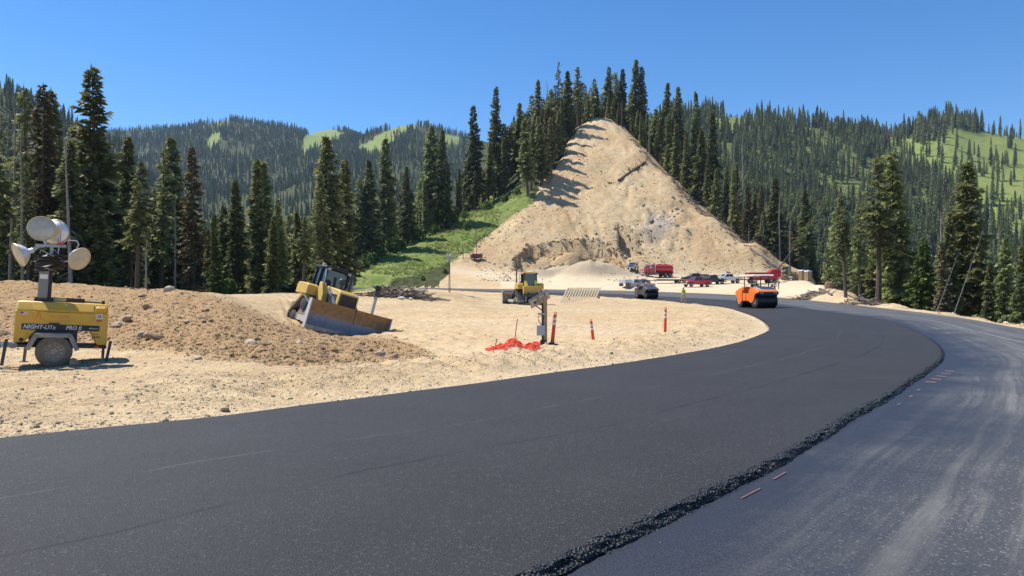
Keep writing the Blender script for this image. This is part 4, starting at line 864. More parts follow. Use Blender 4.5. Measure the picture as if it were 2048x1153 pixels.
# grass on the meadow
def tuft(seed):
    r = random.Random(seed); V = []; Fc = []; T = []
    for k in range(16):
        a = r.uniform(0, 6.28); d = r.uniform(0, .35); h = r.uniform(.25, .65); x, y = math.cos(a) * d, math.sin(a) * d; w = r.uniform(.05, .10); lx, ly = r.uniform(-.3, .3), r.uniform(-.3, .3); q = len(V); b2 = r.uniform(0, 3.14)
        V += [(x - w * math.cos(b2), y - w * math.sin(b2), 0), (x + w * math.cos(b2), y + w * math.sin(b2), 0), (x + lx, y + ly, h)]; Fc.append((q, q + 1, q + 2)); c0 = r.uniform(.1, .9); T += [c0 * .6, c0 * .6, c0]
    return bpy.data.objects.new("tuft", mk_mesh("tuft", V, Fc, T, grassm))
rg = np.random.default_rng(77); n_ = 26000; p = rg.uniform(640, 1065, n_); y = rg.uniform(125, 245, n_); x = (p - CX) / F * y; z, inf = height(x, y)
z = mesh_z(x, y); ok = (rg.random(n_) < inf['mead'] * np.clip(.30 + 1.1 * fbm(x * .12, y * .12, 4, 301), .03, .8)) & (inf['dO'] > 3)
P = np.stack([x, y, z], 1)[ok]; n_ = len(P)
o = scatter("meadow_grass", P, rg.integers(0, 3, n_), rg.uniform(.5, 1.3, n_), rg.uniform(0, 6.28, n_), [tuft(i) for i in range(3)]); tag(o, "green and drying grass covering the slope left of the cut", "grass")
# ------------------------------------------------------------------ shared materials for machines
yellow = mat("machine_yellow", (.62, .385, .045), .5, noise=.3, nscale=5, col2=(.50, .36, .13))
yellow2 = mat("trailer_yellow", (.74, .40, .020), .5, noise=.2, nscale=7, col2=(.56, .36, .07), bump=.08, bscale=4)
blk = mat("black_plastic", (.018, .018, .02), .5, noise=.4, nscale=6); rubber = mat("rubber", (.035, .034, .033), .85, col2=(.11, .09, .065), nscale=9)
dark = mat("dark_steel", (.055, .055, .058), .6, noise=.4, nscale=6); steel = mat("worn_steel", (.30, .31, .33), .42, .7, noise=.35, nscale=5)
greyp = mat("grey_paint", (.22, .235, .25), .5, noise=.2, nscale=5); lgrey = mat("pale_grey_paint", (.42, .43, .43), .5, noise=.15, nscale=5)
white = mat("white_paint", (.78, .78, .76), .45, noise=.1, nscale=4); dusty = mat("dusty_steel", (.26, .20, .14), .8, noise=.4, nscale=6)
glass = mat("tinted_glass", (.03, .045, .06), .08, spec=.8); orange = mat("roller_orange", (.80, .17, .02), .4, noise=.15, nscale=4)
chrome = mat("chrome", (.75, .76, .78), .18, 1.0); redp = mat("red_paint_gloss", (.50, .022, .03), .35, coat=.3, noise=.15, nscale=2)
lens = mat("lamp_lens", (.50, .47, .38), .22, noise=.2, nscale=9, spec=.7, col2=(.40, .38, .31)); orplastic = mat("orange_plastic", (.86, .10, .02), .5, noise=.15, nscale=8)
wood = mat("raw_lumber", (.50, .37, .20), .85, noise=.35, nscale=9, bump=.3, bscale=30); woodgrey = mat("grey_lumber", (.44, .40, .33), .9, noise=.3, nscale=9)
reflect = mat("reflective_band", (.80, .78, .74), .35); silver = mat("silver_paint", (.52, .55, .60), .35, .3, noise=.12, nscale=4)
hivis = mat("hi_vis_cloth", (.55, .66, .06), .8, noise=.25, nscale=14); skin = mat("skin", (.45, .27, .19), .6); jeans = mat("pale_trousers", (.42, .38, .33), .9, noise=.2, nscale=12)
darkcloth = mat("dark_cloth", (.035, .037, .05), .9, noise=.3, nscale=12); boots = mat("boots", (.05, .035, .025), .8); hatw = mat("hard_hat", (.85, .85, .83), .4); tan = mat("tan_cloth", (.33, .26, .17), .9, noise=.2, nscale=12)
bodygrey = mat("grey_car_paint", (.24, .27, .30), .3, .4, coat=.4); maroon = mat("maroon_paint", (.17, .03, .045), .45, noise=.3, nscale=4)
tanplastic = mat("tan_plastic", (.36, .25, .13), .55, noise=.15, nscale=4); stonem = mat("pale_stone", (.50, .41, .29), .95, noise=.35, nscale=7, bump=.5, bscale=18, obj_var=.25)
brownstone = mat("earthy_stone", (.38, .27, .16), .95, noise=.35, nscale=7, bump=.5, bscale=18, obj_var=.3)

def wheel(parent, c, r, w, rim=None, holes=0, name="wheel", axis='y', tyre=None, n=20):
    """wheel > tyre, rim ; outside faces -axis when w<0"""
    q = empty(name, c); q.parent = parent; aw = abs(w)
    B().lathe([(r * .60, -aw / 2), (r * .86, -aw / 2), (r * .97, -aw * .40), (r, -aw * .2), (r, aw * .2), (r * .97, aw * .40), (r * .86, aw / 2), (r * .60, aw / 2), (r * .60, -aw / 2)], (0, 0, 0), axis, n).build("tyre", tyre or rubber, q)
    b = B(); s = -1 if w > 0 else 1
    for sg in (-1, 1):
        b.lathe([(r * .615, sg * aw * .42), (r * .56, sg * aw * .40), (r * .50, sg * aw * .24), (r * .26, sg * aw * .20), (r * .22, sg * aw * .30), (0.001, sg * aw * .32)], (0, 0, 0), axis, n)
    b.build("rim", rim or lgrey, q)
    if holes:
        h = B()
        for k in range(holes):
            a = 2 * math.pi * k / holes
            for sg in (-1, 1): h.cyl((math.cos(a) * r * .41, sg * aw * .20, math.sin(a) * r * .41), (math.cos(a) * r * .41, sg * aw * .245, math.sin(a) * r * .41), r * .038, n=8)
        h.build("rim_hole", blk, q)["kind"] = "stuff"
    return q

# ------------------------------------------------------------------ people
def person(name, loc, yaw, label, top, trousers, hat=None, pose="walk", helmet=True, group=None, vest=None, scale=1.0):
    root = empty(name, loc, (0, 0, yaw), scale); st = {"walk": (.24, .17), "stand": (.04, .03), "sit": (0, 0)}[pose]
    J = {}; E = []; Rr = {}
    def j(k, p, r, par=None): J[k] = Vector(p); Rr[k] = r; (E.append((par, k)) if par else None)
    sit = pose == "sit"; z0 = .95
    j("pel", (0, 0, z0), .150); j("sp1", (0.01, 0, z0 + .18), .135, "pel"); j("ch", (.02, 0, z0 + .38), .165, "sp1"); j("nk", (.02, 0, z0 + .53), .075, "ch"); j("hd0", (.035, 0, z0 + .61), .085, "nk"); j("hd1", (.045, 0, z0 + .70), .102, "hd0"); j("hd2", (.045, 0, z0 + .79), .080, "hd1")
    for s, nm in ((1, "l"), (-1, "r")):
        f = st[0] * s
        if sit: hip, kn, an, toe = (.02, .1 * s, z0 - .03), (.45, .13 * s, z0 + .02), (.50, .13 * s, z0 - .42), (.66, .13 * s, z0 - .47)
        else: hip, kn, an, toe = (0, .09 * s, z0 - .06), (f * .55 + .03, .1 * s, .50), (f * .9 - (.08 if f < 0 else 0), .1 * s, .09), (f * .9 + .15 - (.08 if f < 0 else 0), .11 * s, .045)
        j("hp" + nm, hip, .105, "pel"); j("kn" + nm, kn, .072, "hp" + nm); j("an" + nm, an, .048, "kn" + nm); j("to" + nm, toe, .042, "an" + nm)
        a = -f * .9
        sh = (.02, .19 * s, z0 + .46); el = (a * .35 - .02, .27 * s, z0 + .18); wr = ((a * .9 + .10, .28 * s, z0 - .05) if not sit else (.36, .18 * s, z0 + .12))
        j("sh" + nm, sh, .072, "ch"); j("el" + nm, el, .052, "sh" + nm); j("wr" + nm, wr, .034, "el" + nm); d = (Vector(wr) - Vector(el)).normalized()
        pm = Vector(wr) + d * .075; j("pm" + nm, pm, .036, "wr" + nm); th = Vector(wr) + d * .05 + Vector((.045, 0, 0)); j("th" + nm, th, .012, "wr" + nm); j("tt" + nm, th + d * .04 + Vector((.01, 0, 0)), .010, "th" + nm)
        for q, (o, ln) in enumerate(((-.030, .062), (-.010, .075), (.010, .070), (.030, .055))):
            b = pm + Vector((o, 0, 0)) + d * .03; j("f%d" % q + nm, b, .010, "pm" + nm); j("g%d" % q + nm, b + d * ln * .6 + Vector((0, -s * .008, 0)), .009, "f%d" % q + nm); j("h%d" % q + nm, b + d * ln + Vector((0, -s * .026, 0)), .008, "g%d" % q + nm)
    keys = list(J); me = bpy.data.meshes.new("body"); me.from_pydata([J[k] for k in keys], [(keys.index(a), keys.index(b)) for a, b in E], []); o = bpy.data.objects.new("body", me); col.objects.link(o)
    o.modifiers.new("skin", 'SKIN'); 
    if not me.skin_vertices: me.attributes  # created by the modifier
    lay = me.skin_vertices[0] if me.skin_vertices else None
    if lay is None:
        bm = bmesh.new(); bm.from_mesh(me); bm.verts.layers.skin.verify(); bm.to_mesh(me); bm.free(); lay = me.skin_vertices[0]
    for k, sv in zip(keys, lay.data): sv.radius = (Rr[k] * (.8 if k in ("ch", "sp1", "pel") else 1), Rr[k] * (1.12 if k in ("ch", "sp1", "pel") else 1)); sv.use_root = k == "pel"
    o.modifiers.new("sub", 'SUBSURF').levels = 1
    dg = bpy.context.evaluated_depsgraph_get(); m2 = bpy.data.meshes.new_from_object(o.evaluated_get(dg)); o.modifiers.clear(); o.data = m2; m2.name = "body"; o.parent = root
    m2.materials.clear()
    for m in (skin, top, trousers, boots): m2.materials.append(m)
    for p in m2.polygons:
        c = p.center; p.use_smooth = True; d = min(keys, key=lambda k: (J[k] - c).length)
        p.material_index = 0 if d[:2] in ("hd", "pm", "th", "tt", "wr") or d[0] in "fgh" and d[:2] not in ("hp", "hd") else 3 if d[:2] in ("an", "to") and c.z < .16 + (J["anl"].z - .09) else 2 if d[:2] in ("pe", "hp", "kn", "an") and c.z < z0 + .04 else 1
        if d == "nk": p.material_index = 0
    hd = Vector((.045, 0, z0 + .715)); b = B()   # face
    b.lathe([(.001, .03), (.022, .015), (.024, -.02), (.012, -.035)], hd + Vector((.098, 0, -.01)), 'z', 8); b.box(hd + Vector((.094, 0, -.075)), (.012, .05, .012)); b.build("nose_and_mouth", skin, root)
    b = B()
    for s in (-1, 1): b.box(hd + Vector((.093, .035 * s, .022)), (.012, .024, .012))
    b.build("eyes", darkcloth, root); b = B()
    for s in (-1, 1): b.lathe([(.001, -.012), (.028, -.008), (.03, .008), (.001, .012)], hd + Vector((-.01, .103 * s, 0)), 'y', 8)
    b.build("ears", skin, root)
    if helmet:
        b = B(); b.lathe([(.135, .0), (.122, .01), (.118, .05), (.095, .10), (.055, .128), (.001, .136)], hd + Vector((-.005, 0, .035)), 'z', 14); b.box(hd + Vector((.12, 0, .04)), (.07, .15, .012)); b.build("hard_hat", hatw if hat is None else hat, root)
    else:
        b = B(); b.lathe([(.10, -.05), (.112, .02), (.10, .08), (.06, .115), (.001, .125)], hd + Vector((-.02, 0, .0)), 'z', 12); b.build("hair", boots, root)
    if vest:
        b = B(); b.lathe([(.20, -.02), (.205, .10), (.215, .28), (.19, .42)], (.015, 0, z0 + .03), 'z', 14); v = b.build("vest", vest, root); v.scale = (.82, 1.05, 1); b = B(); b.lathe([(.212, 0), (.214, .05)], (.015, 0, z0 + .20), 'z', 14); v = b.build("reflective_stripe", reflect, root); v.scale = (.83, 1.06, 1)
    return tag(root, label, "person", group)

# ------------------------------------------------------------------ lighting trailer in the foreground
def lighting_trailer():
    Yt = 15.5; Xt = X_at(107.7, Yt); z = surf(Xt, Yt); ya = math.atan2(.54, .84)
    root = empty("lighting_trailer", (Xt, Yt, z - .03), (0, .064, ya)); T = root
    # body with wheel-arch cut out
    prof = [(-.77, .53), (-.58, .53), (-.37, .81), (.63, .81), (.78, .50), (.975, .50), (.975, 1.21), (-.77, 1.21)]
    body = B().prism(prof, 0, 1.05).build("body", yellow2, T, bevel=.018)
    lid = B().prism([(0.0, 1.213), (.03, 1.26), (.17, 1.425), (.88, 1.425), (1.03, 1.26), (1.05, 1.213)], -.76, .965, 'x').build("lid", yellow2, T, bevel=.03)
    B().box((.11, -.004, 1.115), (1.13, .016, .17)).build("access_door", yellow2, body, bevel=.006)
    B().prism([(.006, 1.236), (.145, 1.404), (.135, 1.412), (-.004, 1.244)], -.46, .68, 'x').build("lid_panel", yellow2, lid, bevel=.004)
    B().box((.82, .065, 1.30), (.20, .12, .12), rot=(-.86, 0, 0)).build("corner_moulding", yellow2, lid, bevel=.03)
    st = B().box((.085, -.006, .872), (1.45, .012, .128)).build("name_strip", blk, body)
    lw = mat("strip_lettering", (.62, .62, .62), .4)
    text_part("lettering", "NIGHT-LITE", lw, st, (-.615, -.0135, .832), .122, shear=.22, bold=.003, sx=.92); text_part("lettering", "PRO II", lw, st, (.165, -.0135, .832), .122, shear=.22, bold=.003, sx=.88)
    text_part("lettering", "Allmand", lw, st, (.60, -.0135, .852), .055, shear=.2, sx=1.0)
    B().box((-.055, -.03, .95), (.19, .05, .03)).box((-.02, -.04, .925), (.12, .04, .05)).build("door_latch", blk, body, bevel=.005)
    ghost = mat("worn_lettering", (.72, .66, .52), .6, noise=.4, nscale=20); t = text_part("lettering", "Allmand", ghost, lid, (-.38, .045, 1.283), .17, rot=(math.radians(50), 0, 0), shear=.15, bold=.004, sx=1.35)
    graf = mat("orange_crayon", (.80, .20, .05), .7); text_part("lettering", "A", graf, body, (-.41, -.014, 1.045), .25, bold=-.002, sx=.75); text_part("lettering", "8613046", graf, body, (-.15, -.014, 1.075), .105, bold=-.002, sx=1.05)
    text_part("lettering", "6kW", blk, body, (.67, -.003, .655), .075, bold=.001, sx=1.1); text_part("lettering", "Ultra Quiet", dark, body, (.63, -.003, .735), .035, sx=1.05)
    wt = mat("decal_white", (.75, .74, .70), .5); rd = mat("decal_red", (.60, .06, .05), .5); bl = mat("decal_blue", (.03, .05, .16), .5)
    d = B().box((-.61, -.002, 1.155), (.13, .004, .062)).build("flag_decal", wt, body)
    b = B()
    for k in range(3): b.box((-.61, -.0045, 1.132 + k * .02), (.13, .002, .007))
    b.build("flag_stripe", rd, d); B().box((-.650, -.006, 1.168), (.05, .002, .036)).build("flag_canton", bl, d)
    d = B().box((.795, -.002, 1.115), (.115, .004, .18)).build("warning_decal", wt, body); B().box((.795, -.005, 1.055), (.112, .003, .06)).build("warning_red", rd, d); B().lathe([(.02, 0), (.04, -.002), (.03, -.003)], (.795, -.004, 1.145), 'y', 12).build("warning_symbol", blk, d)
    # chassis, arch, fender, wheels
    B().box((.08, .52, .455), (1.80, .95, .07)).box((-.05, .30, .66), (.9, .5, .30)).build("chassis", dark, T, bevel=.01)
    f = B(); pts = [(-.53, .40), (-.385, .725), (.27, .735), (.43, .40)]
    for (x0, z0), (x1, z1) in zip(pts[:-1], pts[1:]):
        dx, dz = x1 - x0, z1 - z0; L = math.hypot(dx, dz); nx_, nz_ = -dz / L * .022, dx / L * .022
        f.prism([(x0, z0), (x1, z1), (x1 + nx_, z1 + nz_), (x0 + nx_, z0 + nz_)], -.27, .02)
        f.prism([(x0, z0), (x1, z1), (x1 - nx_ * 3.2, z1 - nz_ * 3.2), (x0 - nx_ * 3.2, z0 - nz_ * 3.2)], -.275, -.255)
    f.build("fender", mat("dusty_grey_fender", (.20, .21, .225), .55, noise=.3, nscale=6, col2=(.30, .27, .23)), T, bevel=.006)
    dt = mat("dusty_tyre", (.19, .155, .115), .9, noise=.35, nscale=8, bump=.6, bscale=26); dr = mat("dusty_rim", (.33, .30, .25), .6, .3, noise=.3, nscale=9)
    wheel(T, (-.02, -.15, .355), .35, .22, dr, 10, tyre=dt, n=32); wheel(T, (-.02, 1.22, .355), .35, .22, dr, 0, tyre=dt)
    B().bar((-.75, .5, .455), (-2.4, .5, .45), .09).bar((-.75, .2, .44), (-1.5, .5, .44), .07).build("drawbar", greyp, T)
    def jack(p0, p1, foot=True, m=dark):
        q = B().bar(p0, p1, .06).build("jack", m, T)
        if foot: B().box(Vector(p1) + Vector((0, 0, .01)), (.16, .16, .02)).build("jack_foot", m, q)
        return q
    jack((-.88, -.12, .60), (-.93, -.16, .04), False); jack((-.56, .92, .42), (-.58, .92, .03), True, greyp); jack((1.05, -.02, .60), (.97, -.12, .03)); jack((.97, 1.05, .60), (.97, 1.1, .03))
    B().bar((-.95, -.12, .50), (-.70, -.05, .46), .08).build("outrigger", greyp, T); B().box((.78, -.005, .455), (.10, .02, .05)).build("tail_lamp", rd, T); B().lathe([(.001, -.004), (.045, -.004), (.045, .01)], (-.63, 0, .585), 'y', 12).build("round_cap", blk, T)
    # mast
    m = B().box((-.315, .40, 1.80), (.185, .18, .66)).build("mast_box", mat("taupe_mast", (.23, .225, .205), .5), T, bevel=.008); B().box((-.315, .308, 1.98), (.15, .006, .10)).build("rating_plate", wt, m)
    B().box((-.19, .42, 1.85), (.075, .16, .80)).box((-.28, .46, 1.47), (.36, .30, .10)).build("mast", blk, T, bevel=.006)
    B().bar((-.26, .42, 1.478), (.50, .42, 1.478), .11, .095).bar((.50, .42, 1.46), (.88, .42, 1.45), .03).box((.87, .42, 1.46), (.06, .08, .09)).build("folded_mast", blk, T); B().box((.02, .362, 1.482), (.24, .004, .06)).build("mast_sticker", mat("aged_label", (.50, .40, .20), .6), T)
    b = B()
    for k in range(11):
        zz = 2.15 + k * .030; rr = .24 + .025 * math.sin(k * 2.3); pp = [(-.22 + math.cos(a) * rr * 1.1, .42 + math.sin(a) * rr * .8, zz + .03 * math.sin(a + k) + .04 * math.cos(a)) for a in np.linspace(0, 6.283, 19)]
        b.tube(pp, .016, 5)
    b.build("cable_coil", blk, T)
    b = B().tube([(-.42, .30, 2.50), (-.40, .20, 2.56), (-.28, .16, 2.50), (-.16, .20, 2.44)], .010, 5)
    b.build("loose_cable", lgrey, T); b = B()
    for k in range(3): b.bar((-.52, .36, 2.13 - k * .07), (-.30, .36, 2.15 - k * .07), .025)
    b.build("cable_guide", dark, T)
    B().bar((-.21, .42, 2.45), (-.21, .42, 2.70), .07).bar((-.52, .42, 2.66), (.06, .42, 2.70), .09, .06).bar((-.46, .42, 2.64), (-.66, .34, 2.42), .07, .04).bar((-.30, .42, 2.68), (-.36, .50, 2.80), .05).build("lamp_crossarm", lgrey, T)
    B().box((-.03, .35, 2.74), (.075, .05, .075)).build("junction_cover", rd, T)
    br = mat("lamp_bracket", (.48, .49, .50), .35, .6)
    def lamp(c, n, rad, arm):
        c = Vector(c); q = empty("floodlight", c); q.parent = T; q.rotation_mode = 'QUATERNION'; q.rotation_quaternion = Vector(n).normalized().to_track_quat('Z', 'Y')
        B().lathe([(rad, 0), (rad * .95, -.03), (rad * .74, -.11), (rad * .42, -.18), (rad * .22, -.21), (rad * .22, -.29), (.001, -.30)], (0, 0, 0), 'z', 28).build("reflector", mat("spun_aluminium", (.70, .71, .72), .45, .35) if "spun_aluminium" not in bpy.data.materials else bpy.data.materials["spun_aluminium"], q)
        B().lathe([(rad * 1.0, -.012), (rad * 1.045, 0), (rad * 1.03, .018), (rad * .975, .014)], (0, 0, 0), 'z', 28).build("rim_ring", mat("brass_ring", (.62, .50, .30), .4, .5) if "brass_ring" not in bpy.data.materials else bpy.data.materials["brass_ring"], q)
        B().lathe([(rad * .98, .008), (rad * .7, .028), (rad * .35, .040), (.001, .044)], (0, 0, 0), 'z', 28).build("lens", lens, q)
        B().tube(arm, .014, 6).build("lamp_bracket", br, T)
    lamp((-.42, .30, 3.04), (.02, -1, .10), .268, [(-.06, .38, 2.76), (-.06, .46, 3.02), (-.06, .46, 3.20), (-.12, .44, 3.26), (-.20, .40, 3.26)])
    lamp((.33, .22, 2.43), (.62, -.70, -.34), .258, [(.0, .38, 2.76), (.06, .38, 2.84), (.26, .40, 2.84), (.30, .40, 2.76), (.26, .38, 2.66)])
    lamp((-.80, .30, 2.42), (-.82, -.30, -.42), .258, [(-.50, .40, 2.64), (-.60, .38, 2.54), (-.66, .34, 2.50)])
    lamp((-.18, .66, 3.02), (.25, .90, -.1), .275, [(-.10, .44, 2.76), (-.10, .52, 2.9)])
    B().tube([(-.08, .38, 2.70), (-.08, .34, 2.46), (.02, .32, 2.34), (.12, .32, 2.36)], .014, 6).build("lamp_bracket", br, T)
    B().box((-.14, .40, 3.0), (.10, .015, .24), rot=(0, .5, 0)).build("housing_plate", mat("pale_orange_plate", (.62, .45, .25), .5), T)
    tag(root, "yellow towable lighting trailer with round floodlights, at the left by the road", "light tower")
    return root
lighting_trailer()

# ------------------------------------------------------------------ bulldozers
def track_loop(cs, r, n=10):
    """outline of a belt round wheels cs (x,z): convex hull of circles"""
    P = []
    for x, z, rr in cs:
        P += [(x + (rr + r) * math.cos(t), z + (rr + r) * math.sin(t)) for t in np.linspace(0, 2 * math.pi, 24, endpoint=False)]
    P = sorted(set(P)); 
    def half(pts):
        h = []
        for p in pts:
            while len(h) > 1 and (h[-1][0] - h[-2][0]) * (p[1] - h[-2][1]) - (h[-1][1] - h[-2][1]) * (p[0] - h[-2][0]) <= 0: h.pop()
            h.append(p)
        return h
    return half(P)[:-1] + half(P[::-1])[:-1]
def bulldozer(loc, rot, label, rear_view=False, paint=yellow):
    root = empty("bulldozer", loc, rot); T = root; W = .62
    wheels_ = [(1.30, .42, .34), (-1.50, .42, .34), (-.55, 1.12, .36)]
    for sy in (1, -1):
        q = empty("track", (0, 1.02 * sy, 0)); q.parent = T
        o = track_loop(wheels_, .06); i = track_loop(wheels_, -.02); ro = resample(np.array(o + o[:1]), 97)[:-1]; ri = resample(np.array(i + i[:1]), 97)[:-1]
        k0 = int(np.argmin(((ri - ro[0]) ** 2).sum(1))); ri = np.roll(ri, -k0, 0); b = B(); n = len(ro); vs = []
        for y in (-W / 2, W / 2): vs += [(p[0], y, p[1]) for p in ro] + [(p[0], y, p[1]) for p in ri]
        fs = []
        for k in range(n):
            a = (k + 1) % n; fs += [(k, a, 2 * n + a, 2 * n + k), (n + k, 3 * n + k, 3 * n + a, n + a), (k, n + k, n + a, a), (2 * n + k, 2 * n + a, 3 * n + a, 3 * n + k)]
        b.raw(vs, fs).build("belt", dusty if not rear_view else steel, q); g2 = B()
        for k in range(0, n, 2):
            p = ro[k]; d = ro[(k + 1) % n] - ro[k - 1]; d /= np.linalg.norm(d); nr = np.array([d[1], -d[0]]); c_ = p + nr * .03
            g2.bar((p[0], -W / 2, p[1]), (p[0] + nr[0] * .0, W / 2, p[1]), .045, .11, up=(nr[0], 0, nr[1]))
        g2.build("grousers", steel, q)
        b = B().box((-.1, 0, .42), (2.5, W * .55, .30)).prism([(-1.3, .5), (1.1, .5), (.3, .78), (-.3, .95), (-.9, .95)], -W * .2, W * .2); b.build("roller_frame", dusty, q)
        for wx, wz, wr in wheels_: B().lathe([(.001, -W * .42), (wr * .5, -W * .42), (wr, -W * .3), (wr, W * .3), (wr * .5, W * .42), (.001, W * .42)], (wx, 0, wz), 'y', 18).build("idler" if wz < 1 else "sprocket", dark, q)
    B().box((-.15, 0, .95), (2.9, 1.30, .70)).build("hull", dark, T, bevel=.03)
    # engine hood with grille
    h = B().prism([(-.05, 1.28), (1.62, 1.22), (1.66, 1.95), (1.45, 2.10), (-.05, 2.20)], -.50, .50).build("hood", paint, T, bevel=.04)
    g3 = B().box((1.66, 0, 1.56), (.05, .86, .70)).build("grille", blk, h); b = B()
    for k in range(9): b.box((1.69, 0, 1.26 + k * .075), (.03, .84, .02))
    b.build("grille_bars", dark, g3)
    for sy in (1, -1):
        B().box((.75, .515 * sy, 1.60), (1.2, .03, .50)).build("side_panel", blk if not rear_view else paint, h)
        B().prism([(-1.75, 1.55), (-.35, 1.55), (-.35, 2.02), (-.55, 2.12), (-1.6, 2.12), (-1.75, 2.0)], .74 * sy, 1.30 * sy).build("fender_tank", paint, T, bevel=.04)
        B().prism([(-.32, 1.42), (.45, 1.36), (.40, 1.75), (-.10, 2.32), (-.32, 2.32)], .52 * sy, .80 * sy).build("cab_step_panel", paint, T, bevel=.03)
        B().bar((-.3, 1.36 * sy, .38), (2.0, 1.40 * sy, .42), .16, .26).build("push_arm", lgrey, T)
        B().bar((.9, .55 * sy, 1.85), (2.02, .62 * sy, .95), .10).bar((.5, .56 * sy, 2.0), (1.0, .56 * sy, 1.78), .15).build("lift_cylinder", steel, T)
    # cab
    c = empty("cab", (0, 0, 0)); c.parent = T
    B().box((-.85, 0, 1.55), (1.35, 1.35, .60)).build("cab_base", dark, c)
    b = B()
    for x_, y_ in ((-.20, .62), (-.20, -.62), (-1.50, .66), (-1.50, -.66), (-.85, .68), (-.85, -.68)): b.bar((x_ + (.02 if x_ > -.5 else 0), y_, 1.82), (x_ - (.12 if x_ > -.5 else -.04), y_ * .93, 3.05), .09)
    b.bar((-.20, .6, 2.02), (-.20, -.6, 2.02), .07).build("cab_frame", blk, c)
    B().prism([(-.24, 1.85), (-.34, 3.0), (-1.46, 3.0), (-1.48, 1.85)], -.60, .60).build("cab_glass", glass, c)
    r_ = B().box((-.90, 0, 3.10), (1.50, 1.46, .13)).build("cab_roof", yellow if rear_view else blk, c, bevel=.04)
    B().box((-.5, .0, 3.18), (.7, .9, .05)).build("roof_unit", blk, r_)
    for sy in (1, -1):
        B().box((-.18, .55 * sy, 3.03), (.10, .16, .12)).build("work_light", lgrey, r_); B().box((-1.66, .62 * sy, 3.03), (.12, .16, .14)).build("work_light", dark if sy < 0 else maroon, r_)
    B().cyl((-1.3, -.4, 3.16), (-1.3, -.4, 3.34), .09, .08).build("beacon", mat("beacon_cover", (.72, .58, .45), .5) if "beacon_cover" not in bpy.data.materials else bpy.data.materials["beacon_cover"], r_)
    B().cyl((.62, .36, 2.1), (.62, .36, 2.85), .075).cyl((.62, .36, 2.85), (.62, .36, 2.92), .10).build("exhaust", dark, T, smooth=40)
    B().cyl((.55, -.05, 2.12), (.55, -.05, 2.45), .10).lathe([(.10, 0), (.17, .03), (.17, .20), (.12, .26), (.001, .27)], (.55, -.05, 2.42), 'z', 16).build("air_cleaner", dark, T)
    B().tube([(-.05, .68, 2.1), (.05, .74, 2.6), (-.15, .72, 3.0)], .03, 6).tube([(-.05, -.68, 2.1), (.05, -.74, 2.6), (-.15, -.72, 3.0)], .03, 6).build("handrail", lgrey, T)
    # blade
    Wb = 3.9; pr = [(.34 - .30 * math.sin(math.pi * t) + .04 * t, 1.30 * t) for t in np.linspace(0, 1, 9)]; back = [(x_ - .07, z_) for x_, z_ in pr[::-1]]
    bl = empty("blade", (2.15, 0, .06)); bl.parent = T; bl.rotation_euler = (0, 0, -.12 if not rear_view else 0)
    b_shaded = mat("blade_steel_shaded", (.27, .27, .28), .5, .5, noise=.3, nscale=4) if "blade_steel_shaded" not in bpy.data.materials else bpy.data.materials["blade_steel_shaded"]  # lower blade half: grey steel with its shade put into the colour
    b_lit = mat("blade_steel_lit", (.42, .28, .16), .6, .3, noise=.35, nscale=5) if "blade_steel_lit" not in bpy.data.materials else bpy.data.materials["blade_steel_lit"]  # upper blade half: browner, sunlight on the curve put into the colour
    B().prism(pr[:5] + back[4:], -Wb / 2, Wb / 2).build("lower_mouldboard", b_shaded, bl); B().prism(pr[4:] + back[:5], -Wb / 2 + .003, Wb / 2 - .003).build("upper_mouldboard", b_lit, bl)
    B().box((.39, 0, .02), (.06, Wb + .04, .20)).build("cutting_edge", steel, bl)
    for sy in (1, -1): B().prism([(.36, -.04), (.40, 1.32), (.0, 1.32), (-.12, .6), (0, -.04)], (Wb / 2) * sy, (Wb / 2 + .04) * sy).build("end_plate", lgrey, bl)
    B().box((-.08, 0, .65), (.16, Wb * .8, .3)).box((-.10, 0, 1.26), (.16, Wb * .96, .10)).build("blade_rib", dusty, bl)
    B().box((.385, .15, .95), (.02, .03, .66)).build("blade_seam", dark, bl)
    if not rear_view:
        for sy in (1,):
            B().bar((-.05, 1.05 * sy, 1.2), (-.05, 1.05 * sy, 2.35), .13).build("sensor_mast", lgrey, bl); B().lathe([(.06, -.2), (.07, 0), (.16, .05), (.17, .22), (.05, .26)], (-.05, 1.05 * sy, 2.45), 'z', 14).build("sensor_head", blk, bl)
            B().box((-.05, 1.05 * sy, 2.25), (.3, .3, .2)).build("sensor_bracket", dark, bl)
    # rear: ripper
    B().box((-2.0, 0, 1.45), (.55, 1.7, .75)).build("rear_tank", paint, T, bevel=.05)
    b = B().box((-2.5, 0, .95), (.35, 1.9, .30)).bar((-1.8, .5, .7), (-2.5, .5, .9), .14).bar((-1.8, -.5, .7), (-2.5, -.5, .9), .14).bar((-1.9, .4, 1.4), (-2.5, .4, 1.05), .1).bar((-1.9, -.4, 1.4), (-2.5, -.4, 1.05), .1)
    rp = b.build("ripper", dusty if not rear_view else dark, T)
    for y_ in (-.7, 0, .7): B().prism([(-2.62, 1.1), (-2.42, 1.1), (-2.45, .45), (-2.25, .25), (-2.55, .35)], y_ - .05, y_ + .05).build("ripper_shank", steel, rp)
    if rear_view:
        for sy in (1, -1): B().prism([(-1.9, 1.85), (-1.5, 1.85), (-1.5, 2.3), (-1.62, 2.36)], .35 * sy, .62 * sy).build("rear_guard", mat("fresh_yellow", (.80, .66, .08), .5) if "fresh_yellow" not in bpy.data.materials else bpy.data.materials["fresh_yellow"], T)
        B().tube([(.4, .95, 1.9), (.4, .95, 4.0)], .03, 5).tube([(-.2, 1.05, 2.0), (-.25, 1.05, 3.4)], .04, 5).build("antenna_mast", dark, T)
    tag(root, label, "bulldozer"); return root
dx, dy = X_at(649, 34.5), 34.5
dzv = gz(dx, dy)
